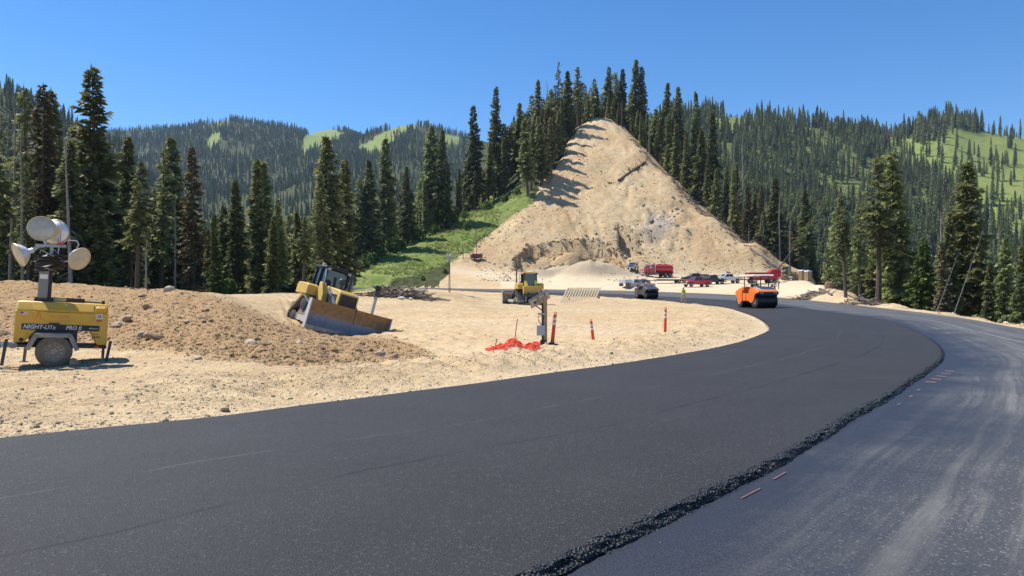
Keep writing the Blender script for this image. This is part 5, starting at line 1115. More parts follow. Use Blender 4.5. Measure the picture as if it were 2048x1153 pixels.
bulldozer((dx, dy, dzv - .08), (math.radians(-15), math.radians(4), math.radians(-52)), "tilted yellow bulldozer with wide angled blade facing the road, on brown dirt")
dx2, dy2 = X_at(1053, 70), 70
bulldozer((dx2, dy2, gz(dx2, dy2)), (0, 0, math.radians(103)), "yellow bulldozer seen from behind with yellow roof, near the far curve", True)
# ------------------------------------------------------------------ rollers
def roller(loc, yaw, label, paint, canopy_m, hood_m, S=1.0, open_frame=False, operator_label=None):
    root = empty("road_roller", loc, (0, 0, yaw), S); T = root
    drum_m = mat("drum_steel", (.035, .036, .04), .35, .6, noise=.3, nscale=3) if "drum_steel" not in bpy.data.materials else bpy.data.materials["drum_steel"]
    for sx in (1, -1):
        x0 = 1.42 * sx
        d = empty("drum", (x0, 0, .66)); d.parent = T
        B().lathe([(.02, -1.0), (.60, -1.0), (.66, -.985), (.66, .985), (.60, 1.0), (.02, 1.0)], (0, 0, 0), 'y', 36).build("drum_shell", drum_m, d)
        for sy in (1, -1): B().lathe([(.001, .02), (.22, .02), (.26, 0), (.34, .0), (.36, -.03)] if sy > 0 else [(.36, .03), (.34, 0), (.26, 0), (.22, -.02), (.001, -.02)], (0, 1.02 * sy, 0), 'y', 16).build("drum_hub", lgrey, d)
        for sy in (1, -1):
            B().prism([(x0 - .78 * sx, .62), (x0 - .55 * sx, .48), (x0 - .18 * sx, .50), (x0 + .18 * sx, .78), (x0 + .30 * sx, 1.20), (x0 + .62 * sx, 1.40), (x0 + .30 * sx, 1.62), (x0 - .80 * sx, 1.70)], 1.05 * sy, 1.17 * sy).build("side_frame", paint, T, bevel=.03)
        hood = B().prism([(x0 - .85 * sx, 1.36), (x0 + .72 * sx, 1.36), (x0 + .76 * sx, 1.52), (x0 + .52 * sx, 1.68), (x0 - .55 * sx, 2.0), (x0 - .85 * sx, 2.0)], -1.04, 1.04).build("hood", paint, T, bevel=.05)
        B().prism([(x0 + .50 * sx, 1.70), (x0 - .52 * sx, 2.02), (x0 - .53 * sx, 1.985), (x0 + .49 * sx, 1.665)], -.78, .78).build("hood_cover", hood_m, hood)
        lp = B().box((x0 + .70 * sx, 0, 1.385), (.14, 1.95, .22)).build("bumper_panel", blk, T)
        for y_ in (-.8, -.6, .6, .8): B().cyl((x0 + .76 * sx, y_, 1.40), (x0 + .80 * sx, y_, 1.40), .075, n=10).build("headlight", lgrey, lp)
        B().box((x0 + .74 * sx, 0, 1.22), (.05, 1.8, .06)).build("scraper_bar", dark, T)
    B().box((0, 0, .95), (1.4, .8, .7)).box((0, 0, 1.32), (1.4, 2.0, .12)).build("mid_frame", dark, T); 
    B().prism([(-.60, .65), (-.05, .65), (.0, 1.38), (-.60, 1.38)], -1.12, -.95).prism([(.05, .65), (.60, .65), (.60, 1.38), (.05, 1.38)], -1.12, -.95).build("side_panel", paint, T, bevel=.02)
    B().box((-.35, .2, 1.62), (.55, .6, .12)).box((-.62, .2, 1.95), (.12, .6, .60), rot=(0, -.15, 0)).build("seat", blk, T, bevel=.03)
    B().box((.50, .2, 1.72), (.25, .5, .65)).tube([(.35, .2, 2.02), (.22, .2, 2.10)], .02).lathe([(.17, 0), (.19, .015), (.17, .03)], (.24, .2, 2.09), 'z', 14, rot=(0, -.6, 0)).build("console", blk, T)
    b = B(); cc = ((.70, .85), (.70, -.85), (-.75, .85), (-.75, -.85))
    if open_frame: cc = ((-.75, .85), (-.75, -.85))
    for x_, y_ in cc: b.bar((x_, y_, 1.38), (x_, y_, 2.98), .07 if not open_frame else .12)
    if open_frame: b.bar((-.75, .885, 2.98), (-.75, -.885, 2.98), .09)
    b.build("rops_post", blk if not open_frame else mat("faded_red_post", (.45, .17, .12), .6), T)
    b = B()
    for sy in (1, -1): b.tube([(.95, .98 * sy, 1.4), (.95, .98 * sy, 2.2), (-.2, .98 * sy, 2.2), (-.2, .98 * sy, 1.4)], .022, 6)
    b.tube([(.98, -.9, 1.5), (.98, -.9, 2.2), (.98, .9, 2.2), (.98, .9, 1.5)], .022, 6); b.build("guard_rail", lgrey if open_frame else dark, T)
    if not open_frame:
        r_ = B().prism([(-1.25, 2.98), (1.25, 2.98), (1.32, 3.06), (1.15, 3.14), (-1.15, 3.14), (-1.32, 3.06)], -1.08, 1.08).build("canopy", canopy_m, T, bevel=.03)
        B().box((1.22, .15, 3.0), (.12, .7, .14)).build("canopy_light_bar", greyp, r_)
        for y_ in (-.95, .95): B().box((.98, y_ * 1.1, 2.1), (.05, .18, .28)).build("mirror", dark, T)
    tag(root, label, "road roller")
    p = Vector((-.42, .2, 1.70 - .93)) * S; p.rotate(Euler((0, 0, yaw))); w = Vector(loc) + p
    person("person", w, yaw, operator_label, hivis, darkcloth, pose="sit", scale=min(1, S * 1.02)); return root
x_, y_ = X_at(1513, 62), 62
roller((x_, y_, surf(x_, y_)), math.radians(-80), "orange tandem road roller with white canopy driving on fresh asphalt", orange, white, silver, .92, operator_label="operator in hi-vis shirt seated under the orange roller's white canopy")
x_, y_ = X_at(1293, 93), 93
roller((x_, y_, surf(x_, y_)), math.radians(-72), "smaller dark-hooded road roller with open frame at the far curve", mat("dark_roller", (.10, .085, .08), .5, noise=.3, nscale=4), white, mat("dark_blue_hood", (.05, .06, .09), .3, coat=.3), .82, True, "operator in hi-vis seated on the far dark roller")
px_, Y_ = 1367, 75
x_ = X_at(px_, Y_); person("person", (x_, Y_, gz(x_, Y_)), math.radians(110), "person in yellow hi-vis jacket and white hard hat walking on the shoulder", hivis, jeans, pose="walk")
x_ = X_at(1549, 112); person("person", (x_, 112, gz(x_, 112)), math.radians(250), "person in dark clothes and white top standing right of the orange roller", mat("white_shirt", (.6, .6, .62), .9, noise=.6, nscale=5, col2=(.06, .06, .08)), darkcloth, pose="stand", helmet=False)
x_ = X_at(1557, 120); person("person", (x_, 120, gz(x_, 120)), math.radians(200), "person in tan work clothes standing beside the dark-clothed one", tan, tan, pose="stand", hat=tan)

# ------------------------------------------------------------------ road vehicles
def car_wheels(T, xs, yw, r, w=.26, rim=None, dual=False):
    for x0 in xs:
        for sy in (1, -1): wheel(T, (x0, yw * sy, r), r, w, rim)
def pickup(name, loc, yaw, label, paint, S=1.0, cargo=False, suv=False, flat=False, crew=True, lift=0.0, low=None):
    root = empty(name, loc, (0, 0, yaw), S); T = root; h = lift
    low_m = low or paint
    body = B(); xb = -2.85
    front = [(2.85, .55 + h), (2.88, .85 + h), (2.80, 1.12 + h), (1.55, 1.22 + h)]
    lower = [(xb, .62 + h), (-2.35, .50 + h), (-2.30, .55 + h), (-2.12, .92 + h), (-1.55, .92 + h), (-1.36, .55 + h), (-1.3, .46 + h), (1.30, .46 + h), (1.36, .55 + h), (1.55, .92 + h), (2.12, .92 + h), (2.30, .55 + h)] + front
    if suv or not flat: lower += [(-.95 if not suv else xb, 1.22 + h), (xb, 1.22 + h)] if not suv else [(xb, 1.20 + h)]
    else: lower += [(-.95, 1.22 + h), (-.95, .70 + h), (xb, .70 + h)]
    B().prism(lower, -.96, .96).build("body", low_m, T, bevel=.05)
    xr = -.85 if not suv else -2.7
    cab = B(); y0, y1 = .93, .74
    cabp = [(1.45, 1.215 + h), (.65, 1.88 + h), (xr + .12, 1.90 + h), (xr - (.05 if not suv else 0.02), 1.215 + h)]
    vs = [(x_, y0 if i in (0, 3) else y1, z_) for i, (x_, z_) in enumerate(cabp)] + [(x_, -(y0 if i in (0, 3) else y1), z_) for i, (x_, z_) in enumerate(cabp)]
    B().raw(vs, [(0, 1, 2, 3), (7, 6, 5, 4), (0, 4, 5, 1), (1, 5, 6, 2), (2, 6, 7, 3), (3, 7, 4, 0)]).build("cab", paint, T, bevel=.04)
    def lerp(a, b, t): return tuple(a[i] * (1 - t) + b[i] * t for i in range(3))
    g_ = B()
    for s_, o_ in ((0, .012), (4, -.012)):
        a, b_, c_, d_ = vs[s_:s_ + 4]; n_ = 2 if not suv else 3
        for k in range(n_):
            t0, t1 = .10 + .82 * k / n_ + .02, .10 + .82 * (k + 1) / n_ - .02
            lo0, lo1 = lerp(a, d_, .10 + .86 * k / n_ + .02), lerp(a, d_, .10 + .86 * (k + 1) / n_ - .02); hi0, hi1 = lerp(b_, c_, .05 + .9 * k / n_ + .02), lerp(b_, c_, .05 + .9 * (k + 1) / n_ - .02)
            q = [lerp(lo0, hi0, .10), lerp(lo1, hi1, .10), lerp(lo1, hi1, .86), lerp(lo0, hi0, .86)]; q = [(x_, y_ + o_, z_) for x_, y_, z_ in q]
            B().raw(q, [(0, 1, 2, 3)]).build("side_window", glass, T, smooth=None)
    for idx, nm, off in (((0, 4, 5, 1), "windscreen", .015), ((3, 7, 6, 2), "rear_window", -.015)):
        a, b_, c_, d_ = [vs[i] for i in idx]; q = [lerp(lerp(a, b_, .07), lerp(d_, c_, .07), .10), lerp(lerp(a, b_, .93), lerp(d_, c_, .93), .10), lerp(lerp(a, b_, .93), lerp(d_, c_, .93), .90), lerp(lerp(a, b_, .07), lerp(d_, c_, .07), .90)]
        B().raw([(x_ + off, y_, z_ + .01) for x_, y_, z_ in q], [(0, 1, 2, 3)]).build(nm, glass, T, smooth=None)
    B().box((2.88, 0, .95 + h), (.05, 1.25, .30)).build("grille", dark, T); B().box((2.93, 0, .60 + h), (.14, 1.85, .20)).build("front_bumper", chrome, T, bevel=.03); B().box((xb - .06, 0, .60 + h), (.14, 1.85, .18)).build("rear_bumper", chrome, T)
    for sy in (1, -1): B().box((2.84, .80 * sy, .97 + h), (.10, .30, .20)).build("headlight", white, T); B().box((xb - .01, .86 * sy, 1.0 + h), (.04, .14, .28)).build("tail_light", redp, T); B().box((1.1, 1.06 * sy, 1.32 + h), (.10, .22, .18)).build("mirror", dark, T)
    if not suv and not flat: B().box((-1.9, 0, 1.228 + h), (1.7, 1.6, .012)).build("bed_well", dark, T)
    if cargo: B().box((-1.85, 0, 1.50), (1.6, 1.5, .35)).bar((-.95, -.8, 1.3), (-.95, -.8, 2.15), .06).bar((-.95, .8, 1.3), (-.95, .8, 2.15), .06).bar((-.95, -.8, 2.12), (-.95, .8, 2.12), .06).build("bed_rack", dark, T)
    if flat: B().box((-1.95, 0, .98 + h), (2.0, 2.1, .10)).bar((-.98, -1, 1.0 + h), (-.98, 1, 1.9 + h), .05).bar((-.98, 1, 1.0 + h), (-.98, -1, 1.9 + h), .05).build("flat_deck", dark, T)
    car_wheels(T, (1.84, -1.84), .84, .40 + h * .5, .27, lgrey); tag(root, label, name.replace("_", " ").split()[-1] if name != "pickup_truck" else "pickup"); return root
def at2(px, Y): return ground_at(px, Y)
pickup("pickup_truck", at2(1393, 134), math.radians(203), "red crew cab pickup parked in front of the other trucks", redp)
pickup("parked_car", at2(1266, 166), math.radians(250), "grey off-road car facing the camera left of the red tanker", bodygrey, .95, suv=True)
pickup("pickup_truck", at2(1281, 119), math.radians(42), "grey pickup behind the small dark roller, towing a white trailer", mat("light_grey_paint", (.36, .35, .34), .35, .2, coat=.3))
pickup("pickup_truck", at2(1455, 148), math.radians(196), "white pickup parked at the right end of the truck row", white, lift=.12)
pickup("pickup_truck", at2(1424, 144), math.radians(199), "maroon flatbed truck between the red and white pickups", maroon, flat=True, low=dark)
pickup("pickup_truck", at2(1390, 152), math.radians(190), "dark pickup with green and white load rack behind the red pickup", mat("dark_green_paint", (.05, .07, .06), .4, coat=.2), cargo=True)
def water_truck():
    T = root = empty("tank_truck", at2(1311, 163), (0, 0, math.radians(204)))
    B().box((-.6, 0, .82), (7.6, .9, .24)).build("chassis", dark, T)
    hood = B().prism([(2.3, .72), (2.95, .62), (3.0, .78), (3.72, .80), (3.85, 1.15), (3.80, 1.62), (3.55, 1.80), (2.3, 1.98)], -.98, .98).build("hood", redp, T, bevel=.06)
    B().box((3.86, 0, 1.28), (.06, 1.15, .62)).build("grille", chrome, hood); B().box((3.95, 0, .74), (.22, 2.3, .32)).build("front_bumper", chrome, T, bevel=.03)
    for sy in (1, -1): B().cyl((3.78, .82 * sy, 1.30), (3.86, .82 * sy, 1.30), .13).build("headlight", white, hood)
    B().prism([(.85, .75), (2.32, .75), (2.32, 1.98), (1.98, 2.78), (1.75, 2.86), (.85, 2.86)], -1.08, 1.08).build("cab", redp, T, bevel=.06)
    B().raw([(2.32, -.95, 2.06), (2.32, .95, 2.06), (2.03, .95, 2.70), (2.03, -.95, 2.70)], [(0, 1, 2, 3)]).build("windscreen", glass, T, smooth=None)
    for sy in (1, -1):
        B().prism([(1.05, 2.02), (2.16, 2.02), (1.93, 2.62), (1.05, 2.62)], 1.085 * sy, 1.095 * sy).build("side_window", glass, T); B().box((2.25, 1.32 * sy, 2.2), (.12, .2, .55)).build("mirror", chrome, T)
        B().cyl((.72, .9 * sy, .9), (.72, .9 * sy, 3.15), .075).build("exhaust_stack", chrome, T); B().cyl((.3, 1.0 * sy, .78), (1.4, 1.0 * sy, .78), .30, n=16).build("fuel_tank", steel, T)
    n = 22; el = [(1.17 * math.cos(a), 1.98 + .93 * math.sin(a)) for a in np.linspace(0, 2 * math.pi, n, endpoint=False)]
    tank = B().prism(el, -4.2, .55, 'x').build("tank", redp, T, bevel=.06)
    for x_ in (-3.6, -1.8, .0): B().prism([(y_ * 1.012, 1.98 + (z_ - 1.98) * 1.012) for y_, z_ in el], x_, x_ + .07, 'x').build("tank_band", redp, tank)
    B().box((-1.8, 0, 2.95), (3.2, .5, .06)).cyl((-1.2, 0, 2.9), (-1.2, 0, 3.06), .28, n=14).cyl((-2.8, 0, 2.9), (-2.8, 0, 3.06), .28, n=14).build("manway", redp, tank)
    B().box((-1.9, 0, 1.0), (4.4, 2.2, .10)).box((-4.35, 0, 1.1), (.25, 1.5, .6)).build("spray_rack", maroon, T)
    for x_ in (2.95,): [wheel(T, (x_, 1.0 * sy, .52), .52, .30, steel) for sy in (1, -1)]
    for x_ in (-2.1, -3.4): [wheel(T, (x_, .92 * sy, .52), .52, .55, steel) for sy in (1, -1)]
    tag(root, "red tank truck for watering dust, in front of the cut slope", "truck")
water_truck()
def flat_trailer():
    T = root = empty("flatbed_trailer", at2(1344, 148), (0, 0, math.radians(186)))
    d = B().box((0, 0, .80), (7.4, 2.4, .14)).build("deck", lgrey, T); b = B()
    for k in range(9): b.box((-3.4 + .82 * k, 0, .69), (.10, 2.3, .10))
    b.build("cross_members", dark, d); B().box((0, .9, .64), (7.2, .12, .22)).box((0, -.9, .64), (7.2, .12, .22)).build("side_rail", dark, T)
    B().bar((3.6, .8, .6), (5.4, 0, .55), .12).bar((3.6, -.8, .6), (5.4, 0, .55), .12).build("drawbar", dark, T); B().bar((4.8, 0, .55), (4.8, 0, .03), .10).build("jack", dark, T)
    for x_ in (-1.2, -2.0): [wheel(T, (x_, 1.05 * sy, .36), .36, .22, lgrey) for sy in (1, -1)]
    b = B().box((-2.7, .2, 1.05), (1.2, 1.5, .36)); b.build("ramp_stack", dark, T, bevel=.03); tag(root, "low empty flatbed trailer with grey deck between tanker and red pickup", "trailer")
flat_trailer()
def white_trailer():
    T = root = empty("utility_trailer", at2(1252, 116), (0, 0, math.radians(42)), .85)
    b = B().box((0, 0, .62), (2.3, 1.5, .08)); 
    for y_ in (-.75, .75): b.box((0, y_, .98), (2.3, .05, .66))
    b.box((-1.15, 0, .98), (.05, 1.5, .66)).box((1.15, 0, .98), (.05, 1.5, .66)).build("box", white, T); B().bar((1.1, 0, .55), (2.5, 0, .52), .09).build("drawbar", dark, T)
    for x_ in (-.1, -.65): [wheel(T, (x_, .88 * sy, .32), .32, .2, lgrey) for sy in (1, -1)]
    tag(root, "small white box trailer hitched behind the grey pickup", "trailer")
white_trailer()
def red_hauler():
    T = root = empty("dump_trailer", at2(1524, 146), (0, 0, math.radians(184)))
    B().prism([(-3.6, 1.5), (-2.4, .85), (2.0, .85), (3.2, 1.6), (3.2, 2.15), (-3.6, 2.15)], -1.2, 1.2).build("hopper", redp, T, bevel=.04)
    B().box((-.2, 0, 2.2), (7.0, 2.5, .10)).build("top_rail", redp, T); b = B()
    for k in range(8): 
        for sy in (1, -1): b.box((-3.1 + k * .85, 1.225 * sy, 1.65), (.08, .05, .95))
    b.build("side_rib", redp, T); B().prism([(-3.7, 2.26), (-1.2, 2.26), (-2.1, 2.95), (-3.6, 2.95)], -.9, .9).build("raised_hood", redp, T, bevel=.04)
    B().box((0, 0, .75), (6.4, .9, .16)).bar((3, 0, .8), (4.6, 0, .8), .2).build("chassis", dark, T)
    for x_ in (-2.6, -1.5): [wheel(T, (x_, .95 * sy, .50), .50, .5, lgrey) for sy in (1, -1)]
    wheel(T, (2.2, .95, .5), .5, .5, lgrey); wheel(T, (2.2, -.95, .5), .5, .5, lgrey); tag(root, "red dump trailer with raised hood behind the orange roller", "trailer")
red_hauler()
def grader():
    T = root = empty("motor_grader", at2(1573, 152), (0, 0, math.radians(222)))
    B().box((-1.9, 0, 1.45), (2.5, 1.3, .95)).build("engine_cover", yellow, T, bevel=.08); b = B().box((-1.9, 0, 1.9), (2.0, 1.1, .10)); b.build("engine_grille", dark, T)
    B().tube([(-.6, 0, 1.75), (.6, 0, 2.05), (2.4, 0, 1.75), (3.6, 0, 1.15)], [.2, .2, .18, .16], 8).build("gooseneck", yellow, T)
    c_ = empty("cab", (0, 0, 0)); c_.parent = T; B().prism([(-.75, 1.3), (.55, 1.3), (.70, 1.9), (.45, 2.95), (-.65, 2.95)], -.62, .62).build("cab_glass", glass, c_); B().box((-.1, 0, 3.0), (1.4, 1.5, .10)).build("cab_roof", yellow, c_, bevel=.03)
    b = B()
    for x_, x2 in ((-.75, -.65), (.70, .45)):
        for sy in (1, -1): b.bar((x_, .64 * sy, 1.3), (x2, .64 * sy, 2.96), .08)
    b.build("cab_post", dark, c_)
    for x_ in (-1.2, -2.75): [wheel(T, (x_, .95 * sy, .66), .66, .38, yellow, tyre=dusty) for sy in (1, -1)]
    for sy in (1, -1): wheel(T, (3.5, .92 * sy, .62), .62, .34, yellow, tyre=dusty)
    B().box((3.5, 0, .8), (.25, 1.6, .25)).build("front_axle", yellow, T); bl = B().prism([(.9, .25), (1.02, .5), (.9, .85), (.84, .85), (.94, .5), (.84, .25)], -1.8, 1.8).build("mouldboard", steel, T); B().cyl((1.0, 0, .9), (1.0, 0, 1.0), .7, n=20).bar((1.0, 0, .9), (3.3, 0, .95), .16).build("circle_drive", yellow, T)
    tag(root, "dusty yellow motor grader parked beside the portable toilets", "grader")
grader()
def toilet(px, Y, label, yaw):
    T = root = empty("portable_toilet", at2(px, Y), (0, 0, yaw)); b = B().box((0, 0, 1.10), (1.12, 1.12, 2.0)).build("cabin", tanplastic, T, bevel=.03)
    B().box((0, 0, .06), (1.2, 1.25, .12)).build("skid", dark, T); B().prism([(-.60, 2.10), (.60, 2.10), (.56, 2.22), (0, 2.34), (-.56, 2.22)], -.6, .6).build("roof", white, T); d = B().box((0, -.575, 1.05), (.82, .04, 1.80)).build("door", tanplastic, T, bevel=.01)
    B().box((0, -.60, 1.72), (.34, .012, .14)).build("door_sign", lgrey, d); B().box((.32, -.605, 1.05), (.05, .03, .12)).build("door_latch", dark, d); b = B()
    for k in range(6): b.box((-.565, 0, .5 + k * .28), (.02, .95, .05))
    b.build("wall_rib", tanplastic, T); B().cyl((.42, .42, 2.2), (.42, .42, 2.55), .05).build("vent_pipe", dark, T); tag(root, label, "portable toilet")
toilet(1604, 154, "tan portable toilet with white roof, the left one of the pair", math.radians(22)); toilet(1616, 151, "tan portable toilet with white roof, the right one of the pair", math.radians(22))

# ------------------------------------------------------------------ site furniture
def rack():
    Y0 = 74; x0 = X_at(1121, Y0); base = Vector((x0, Y0, gz(x0 + 1, Y0) - .05)); ax = Vector((.90, -.44, 0)); ln = Vector((.44, .90, 0)); L = 3.6; D = 2.1; Hh = 1.62
    T = root = empty("wooden_rack", base); P = lambda u, v: ax * (u * L) + ln * (v * D) + Vector((0, 0, v * Hh))
    for k in range(13): B().bar(P(k / 12, -.02), P(k / 12, 1.02), .17, .06, up=ln.cross(ax)).build("slat", wood if k % 3 else woodgrey, T)
    for v in (.02, .5, .98): B().bar(P(-.02, v) + Vector((0, 0, -.06)), P(1.02, v) + Vector((0, 0, -.06)), .10, .07).build("rail", wood, T)
    for u in (0.03, .97): B().bar(P(u, .98), P(u, 1.1) + Vector((0, 0, -Hh * 1.1)), .11, .11).bar(P(u, .55), P(u, 1.06) + Vector((0, 0, -Hh * .75)), .09, .09).build("leg", wood, T)
    tag(root, "wooden slatted A-frame rack leaning on legs at the infield's far edge", "rack")
rack()
def solar_post():
    Y0 = 20; x0 = X_at(1090, Y0); z = gz(x0, Y0); T = root = empty("solar_post", (x0, Y0, z))
    B().box((0, 0, .68), (.115, .115, 1.46)).build("post", wood, T, bevel=.006); B().box((-.07, -.01, .60), (.05, .12, 1.15)).build("conduit_board", blk, T)
    pn = empty("solar_panel", (-.16, -.02, 1.34)); pn.parent = T; pn.rotation_euler = (math.radians(-30), math.radians(-30), math.radians(4))
    B().box((0, 0, 0), (.62, .52, .03)).build("panel_frame", steel, pn); B().box((0, 0, .019), (.58, .48, .01)).build("panel_cells", mat("solar_cells", (.02, .025, .06), .15), pn); B().box((0, 0, -.022), (.56, .46, .012)).build("panel_back", lgrey, pn); B().bar((-.05, -.2, -.04), (-.05, .2, -.04), .04).bar((.18, -.2, -.04), (.18, .2, -.04), .04).build("panel_rail", greyp, pn); B().box((-.16, -.02, -.045), (.08, .06, .03)).build("junction_box", blk, pn)
    B().bar((-.03, -.03, .98), (-.28, -.05, 1.17), .03).bar((-.03, .03, .90), (-.02, .02, 1.3), .03).build("brace", dark, T); B().box((-.10, -.03, .92), (.22, .10, .05)).build("bracket", lgrey, T)
    e = B().box((-.12, -.09, .46), (.24, .16, .29)).build("control_box", mat("grey_enclosure", (.40, .42, .44), .45), T, bevel=.008); B().box((-.12, -.174, .46), (.21, .01, .26)).build("box_door", bpy.data.materials["grey_enclosure"], e)
    B().tube([(-.10, -.08, .60), (-.18, -.10, .72), (-.20, -.10, .84), (-.10, -.10, .88), (-.04, -.08, .78)], .012, 6).build("cable", blk, T); B().box((-.06, -.06, .10), (.16, .14, .16)).build("base_box", blk, T)
    tag(root, "timber post with tilted solar panel and grey control box", "solar post")
solar_post()
def delineator(px, Y, Hh, lean, label, sunk=0.0, white_base=False):
    x0 = X_at(px, Y); T = root = empty("delineator_post", (x0, Y, gz(x0, Y) - sunk), (lean[0], lean[1], 0))
    B().lathe([(.001, 0), (.055, 0), (.052, .3), (.047, Hh * .9), (.040, Hh * .93), (.040, Hh * .97)], (0, 0, 0), 'z', 14).build("tube", orplastic, T)
    B().tube([(-.03, 0, Hh * .95), (-.03, 0, Hh * 1.03), (.03, 0, Hh * 1.03), (.03, 0, Hh * .95)], .013, 6).build("handle", orplastic, T)
    for a in (.64, .78): B().lathe([(.0525, Hh * a), (.0515, Hh * (a + .085))], (0, 0, 0), 'z', 14).build("reflective_band", reflect, T)
    B().lathe([(.001, .0), (.20, .0), (.21, .02), (.20, .05), (.08, .07), (.06, .10)], (0, 0, 0), 'z', 16).build("base", reflect if white_base else rubber, T); tag(root, label, "delineator", "orange delineator posts")
delineator(1104, 20, .93, (0.02, .10), "orange tubular delineator leaning beside the solar post", 0, False); delineator(1188, 23, .86, (0.03, -.12), "short half-buried orange delineator, middle of the three", .22); delineator(1330, 25, .96, (0, .02), "upright orange delineator nearest the curve, rightmost of three")
def netting():
    Y0 = 17.8; x0 = X_at(1026, Y0); z0 = gz(x0, Y0); T = root = empty("safety_netting", (x0, Y0, z0)); nu, nv = 60, 20; V = []; Fc = []
    for i in range(nu):
        for j in range(nv):
            u = i / (nu - 1) * 2 - 1; v = j / (nv - 1); hh = (.07 + .15 * math.exp(-((u + .55) / .26) ** 2) + .17 * math.exp(-((u - .05) / .30) ** 2) + .08 * math.exp(-((u - .7) / .3) ** 2)) * math.sin(math.pi * min(1, v * 1.05)) ** .8
            V.append((u * .66 + .04 * math.sin(j * 1.3 + i * .4), (v - .5) * .75 + .05 * math.sin(i * .7), max(.02, hh + .022 * math.sin(i * .6 + j * .5) + .012 * math.sin(i * 1.9 + j)) + gz(x0 + u * .66, Y0 + (v - .5) * .75) - z0))
    Fc = [(i * nv + j, (i + 1) * nv + j, (i + 1) * nv + j + 1, i * nv + j + 1) for i in range(nu - 1) for j in range(nv - 1)]
    o = B().raw(V, Fc).build("net", mat("orange_net", (.90, .085, .03), .55), T, smooth=None); w = o.modifiers.new("net", 'WIREFRAME'); w.thickness = .013; w.use_replace = True
    tag(root, "crumpled orange plastic safety netting on the dirt left of solar post", "netting")
netting()
rebar = mat("rusty_rod", (.34, .13, .06), .8)
def stake(px, Y, tip, Hh, label, m, r=.012):
    x0 = X_at(px, Y); z = gz(x0, Y); o = B().tube([(0, 0, -.1), (tip * .5, 0, Hh * .5), (tip, 0, Hh)], r, 6).build("stake", m); o.location = (x0, Y, z); tag(o, label, "stake")
stake(1027, 17.9, .10, .78, "thin rusty rod standing in the orange netting", rebar); stake(985, 18.1, .12, .42, "short dark rod at the left of the orange netting", dark)
stake(926, 173, 0, 2.3, "dark post standing on the cut slope beside the maroon lighting trailer", dark, .09)
def mast_light():
    x0, y0 = X_at(899, 66), 66; T = root = empty("light_mast", (x0, y0, gz(x0, y0) - .1)); b = B()
    for sx, sy in ((-.07, -.07), (.07, -.07), (0, .08)): b.tube([(sx, sy, 0), (sx * .8, sy * .8, 3.3)], .018, 5)
    for k in range(16): b.tube([(-.07, -.07, .2 * k), (.07, -.07, .2 * k + .2)], .009, 4).tube([(.07, -.07, .2 * k), (0, .08, .2 * k + .2)], .009, 4)
    b.build("lattice_pole", dark, T)
    for k, (dx_, dz_) in enumerate(((-.18, 3.5), (.12, 3.55), (-.05, 3.3), (.16, 3.25))):
        f = empty("lamp", (dx_, 0, dz_)); f.parent = T; f.rotation_euler = (.9, 0, dx_ * 3); B().lathe([(.17, 0), (.15, .06), (.06, .16), (.001, .18)], (0, 0, 0), 'z', 14).build("reflector", lgrey, f); B().lathe([(.165, -.005), (.001, -.02)], (0, 0, 0), 'z', 14).build("lens", white, f)
    B().bar((-.25, 0, 3.4), (.25, 0, 3.4), .05).build("crossbar", lgrey, T); B().box((.03, -.12, .9), (.16, .10, .5)).build("control_box", white, T); tag(root, "slim lattice mast with white lamp cluster on a dirt mound", "light mast")
mast_light()
def maroon_tower():
    T = root = empty("lighting_trailer", at2(951, 174), (0, 0, math.radians(12))); B().prism([(-1.2, .5), (1.0, .5), (1.05, 1.35), (.7, 1.6), (-.9, 1.6), (-1.25, 1.2)], -.7, .7).build("body", maroon, T, bevel=.05); B().box((1.35, 0, 1.1), (.7, 1.2, 1.1)).build("generator_end", mat("rust_brown", (.20, .10, .06), .6), T); B().bar((-1.2, 0, .5), (-2.3, 0, .5), .1).build("drawbar", dark, T); B().bar((.3, 0, 1.5), (.3, 0, 5.0), .13).bar((-.2, 0, 5.0), (.8, 0, 5.0), .1).build("mast", dark, T)
    for sy in (1, -1): wheel(T, (.0, .8 * sy, .34), .34, .22, lgrey)
    tag(root, "small maroon lighting trailer with thin mast parked on the cut slope", "light tower")
maroon_tower()

# ------------------------------------------------------------------ stones, logs, brush
def rock_mesh(seed, n=2, jag=.28, flat=.7):
    r = random.Random(seed); bm = bmesh.new(); bmesh.ops.create_icosphere(bm, subdivisions=n, radius=.5); ph = [(Vector((r.gauss(0, 1), r.gauss(0, 1), r.gauss(0, 1))).normalized(), r.uniform(.25, .48)) for _ in range(11)]
    for v in bm.verts:
        for d, k in ph:
            e = v.co.dot(d)
            if e > k: v.co -= d * (e - k) * .9
        v.co += Vector((r.gauss(0, 1), r.gauss(0, 1), r.gauss(0, 1))) * jag * .05; v.co.z *= flat
    me = bpy.data.meshes.new("stone"); bm.to_mesh(me); bm.free(); return me
RM = [rock_mesh(i) for i in range(6)]; RMb = [rock_mesh(20 + i) for i in range(6)]
for me in RM: me.materials.append(stonem)
for me in RMb: me.materials.append(brownstone)
def stone(px, Y, size, label, k=0, brown=False, group=None, name="stone", sink=.22):
    o = bpy.data.objects.new(name, (RMb if brown else RM)[k % 6]); col.objects.link(o); x, y, z = ground_at(px, Y); o.location = (x, y, z + size * (.35 - sink)); o.scale = (size * R.uniform(.9, 1.25), size, size * R.uniform(.8, 1.1)); o.rotation_euler = (R.uniform(-.3, .3), R.uniform(-.3, .3), R.uniform(0, 6.28)); return tag(o, label, "stone", group)
stone(338, 31, .55, "pale boulder sitting on the crest of the brown berm", 1, name="boulder"); stone(285, 30, .42, "tan shaggy clod on the berm crest left of the boulder", 3, True, name="clod")
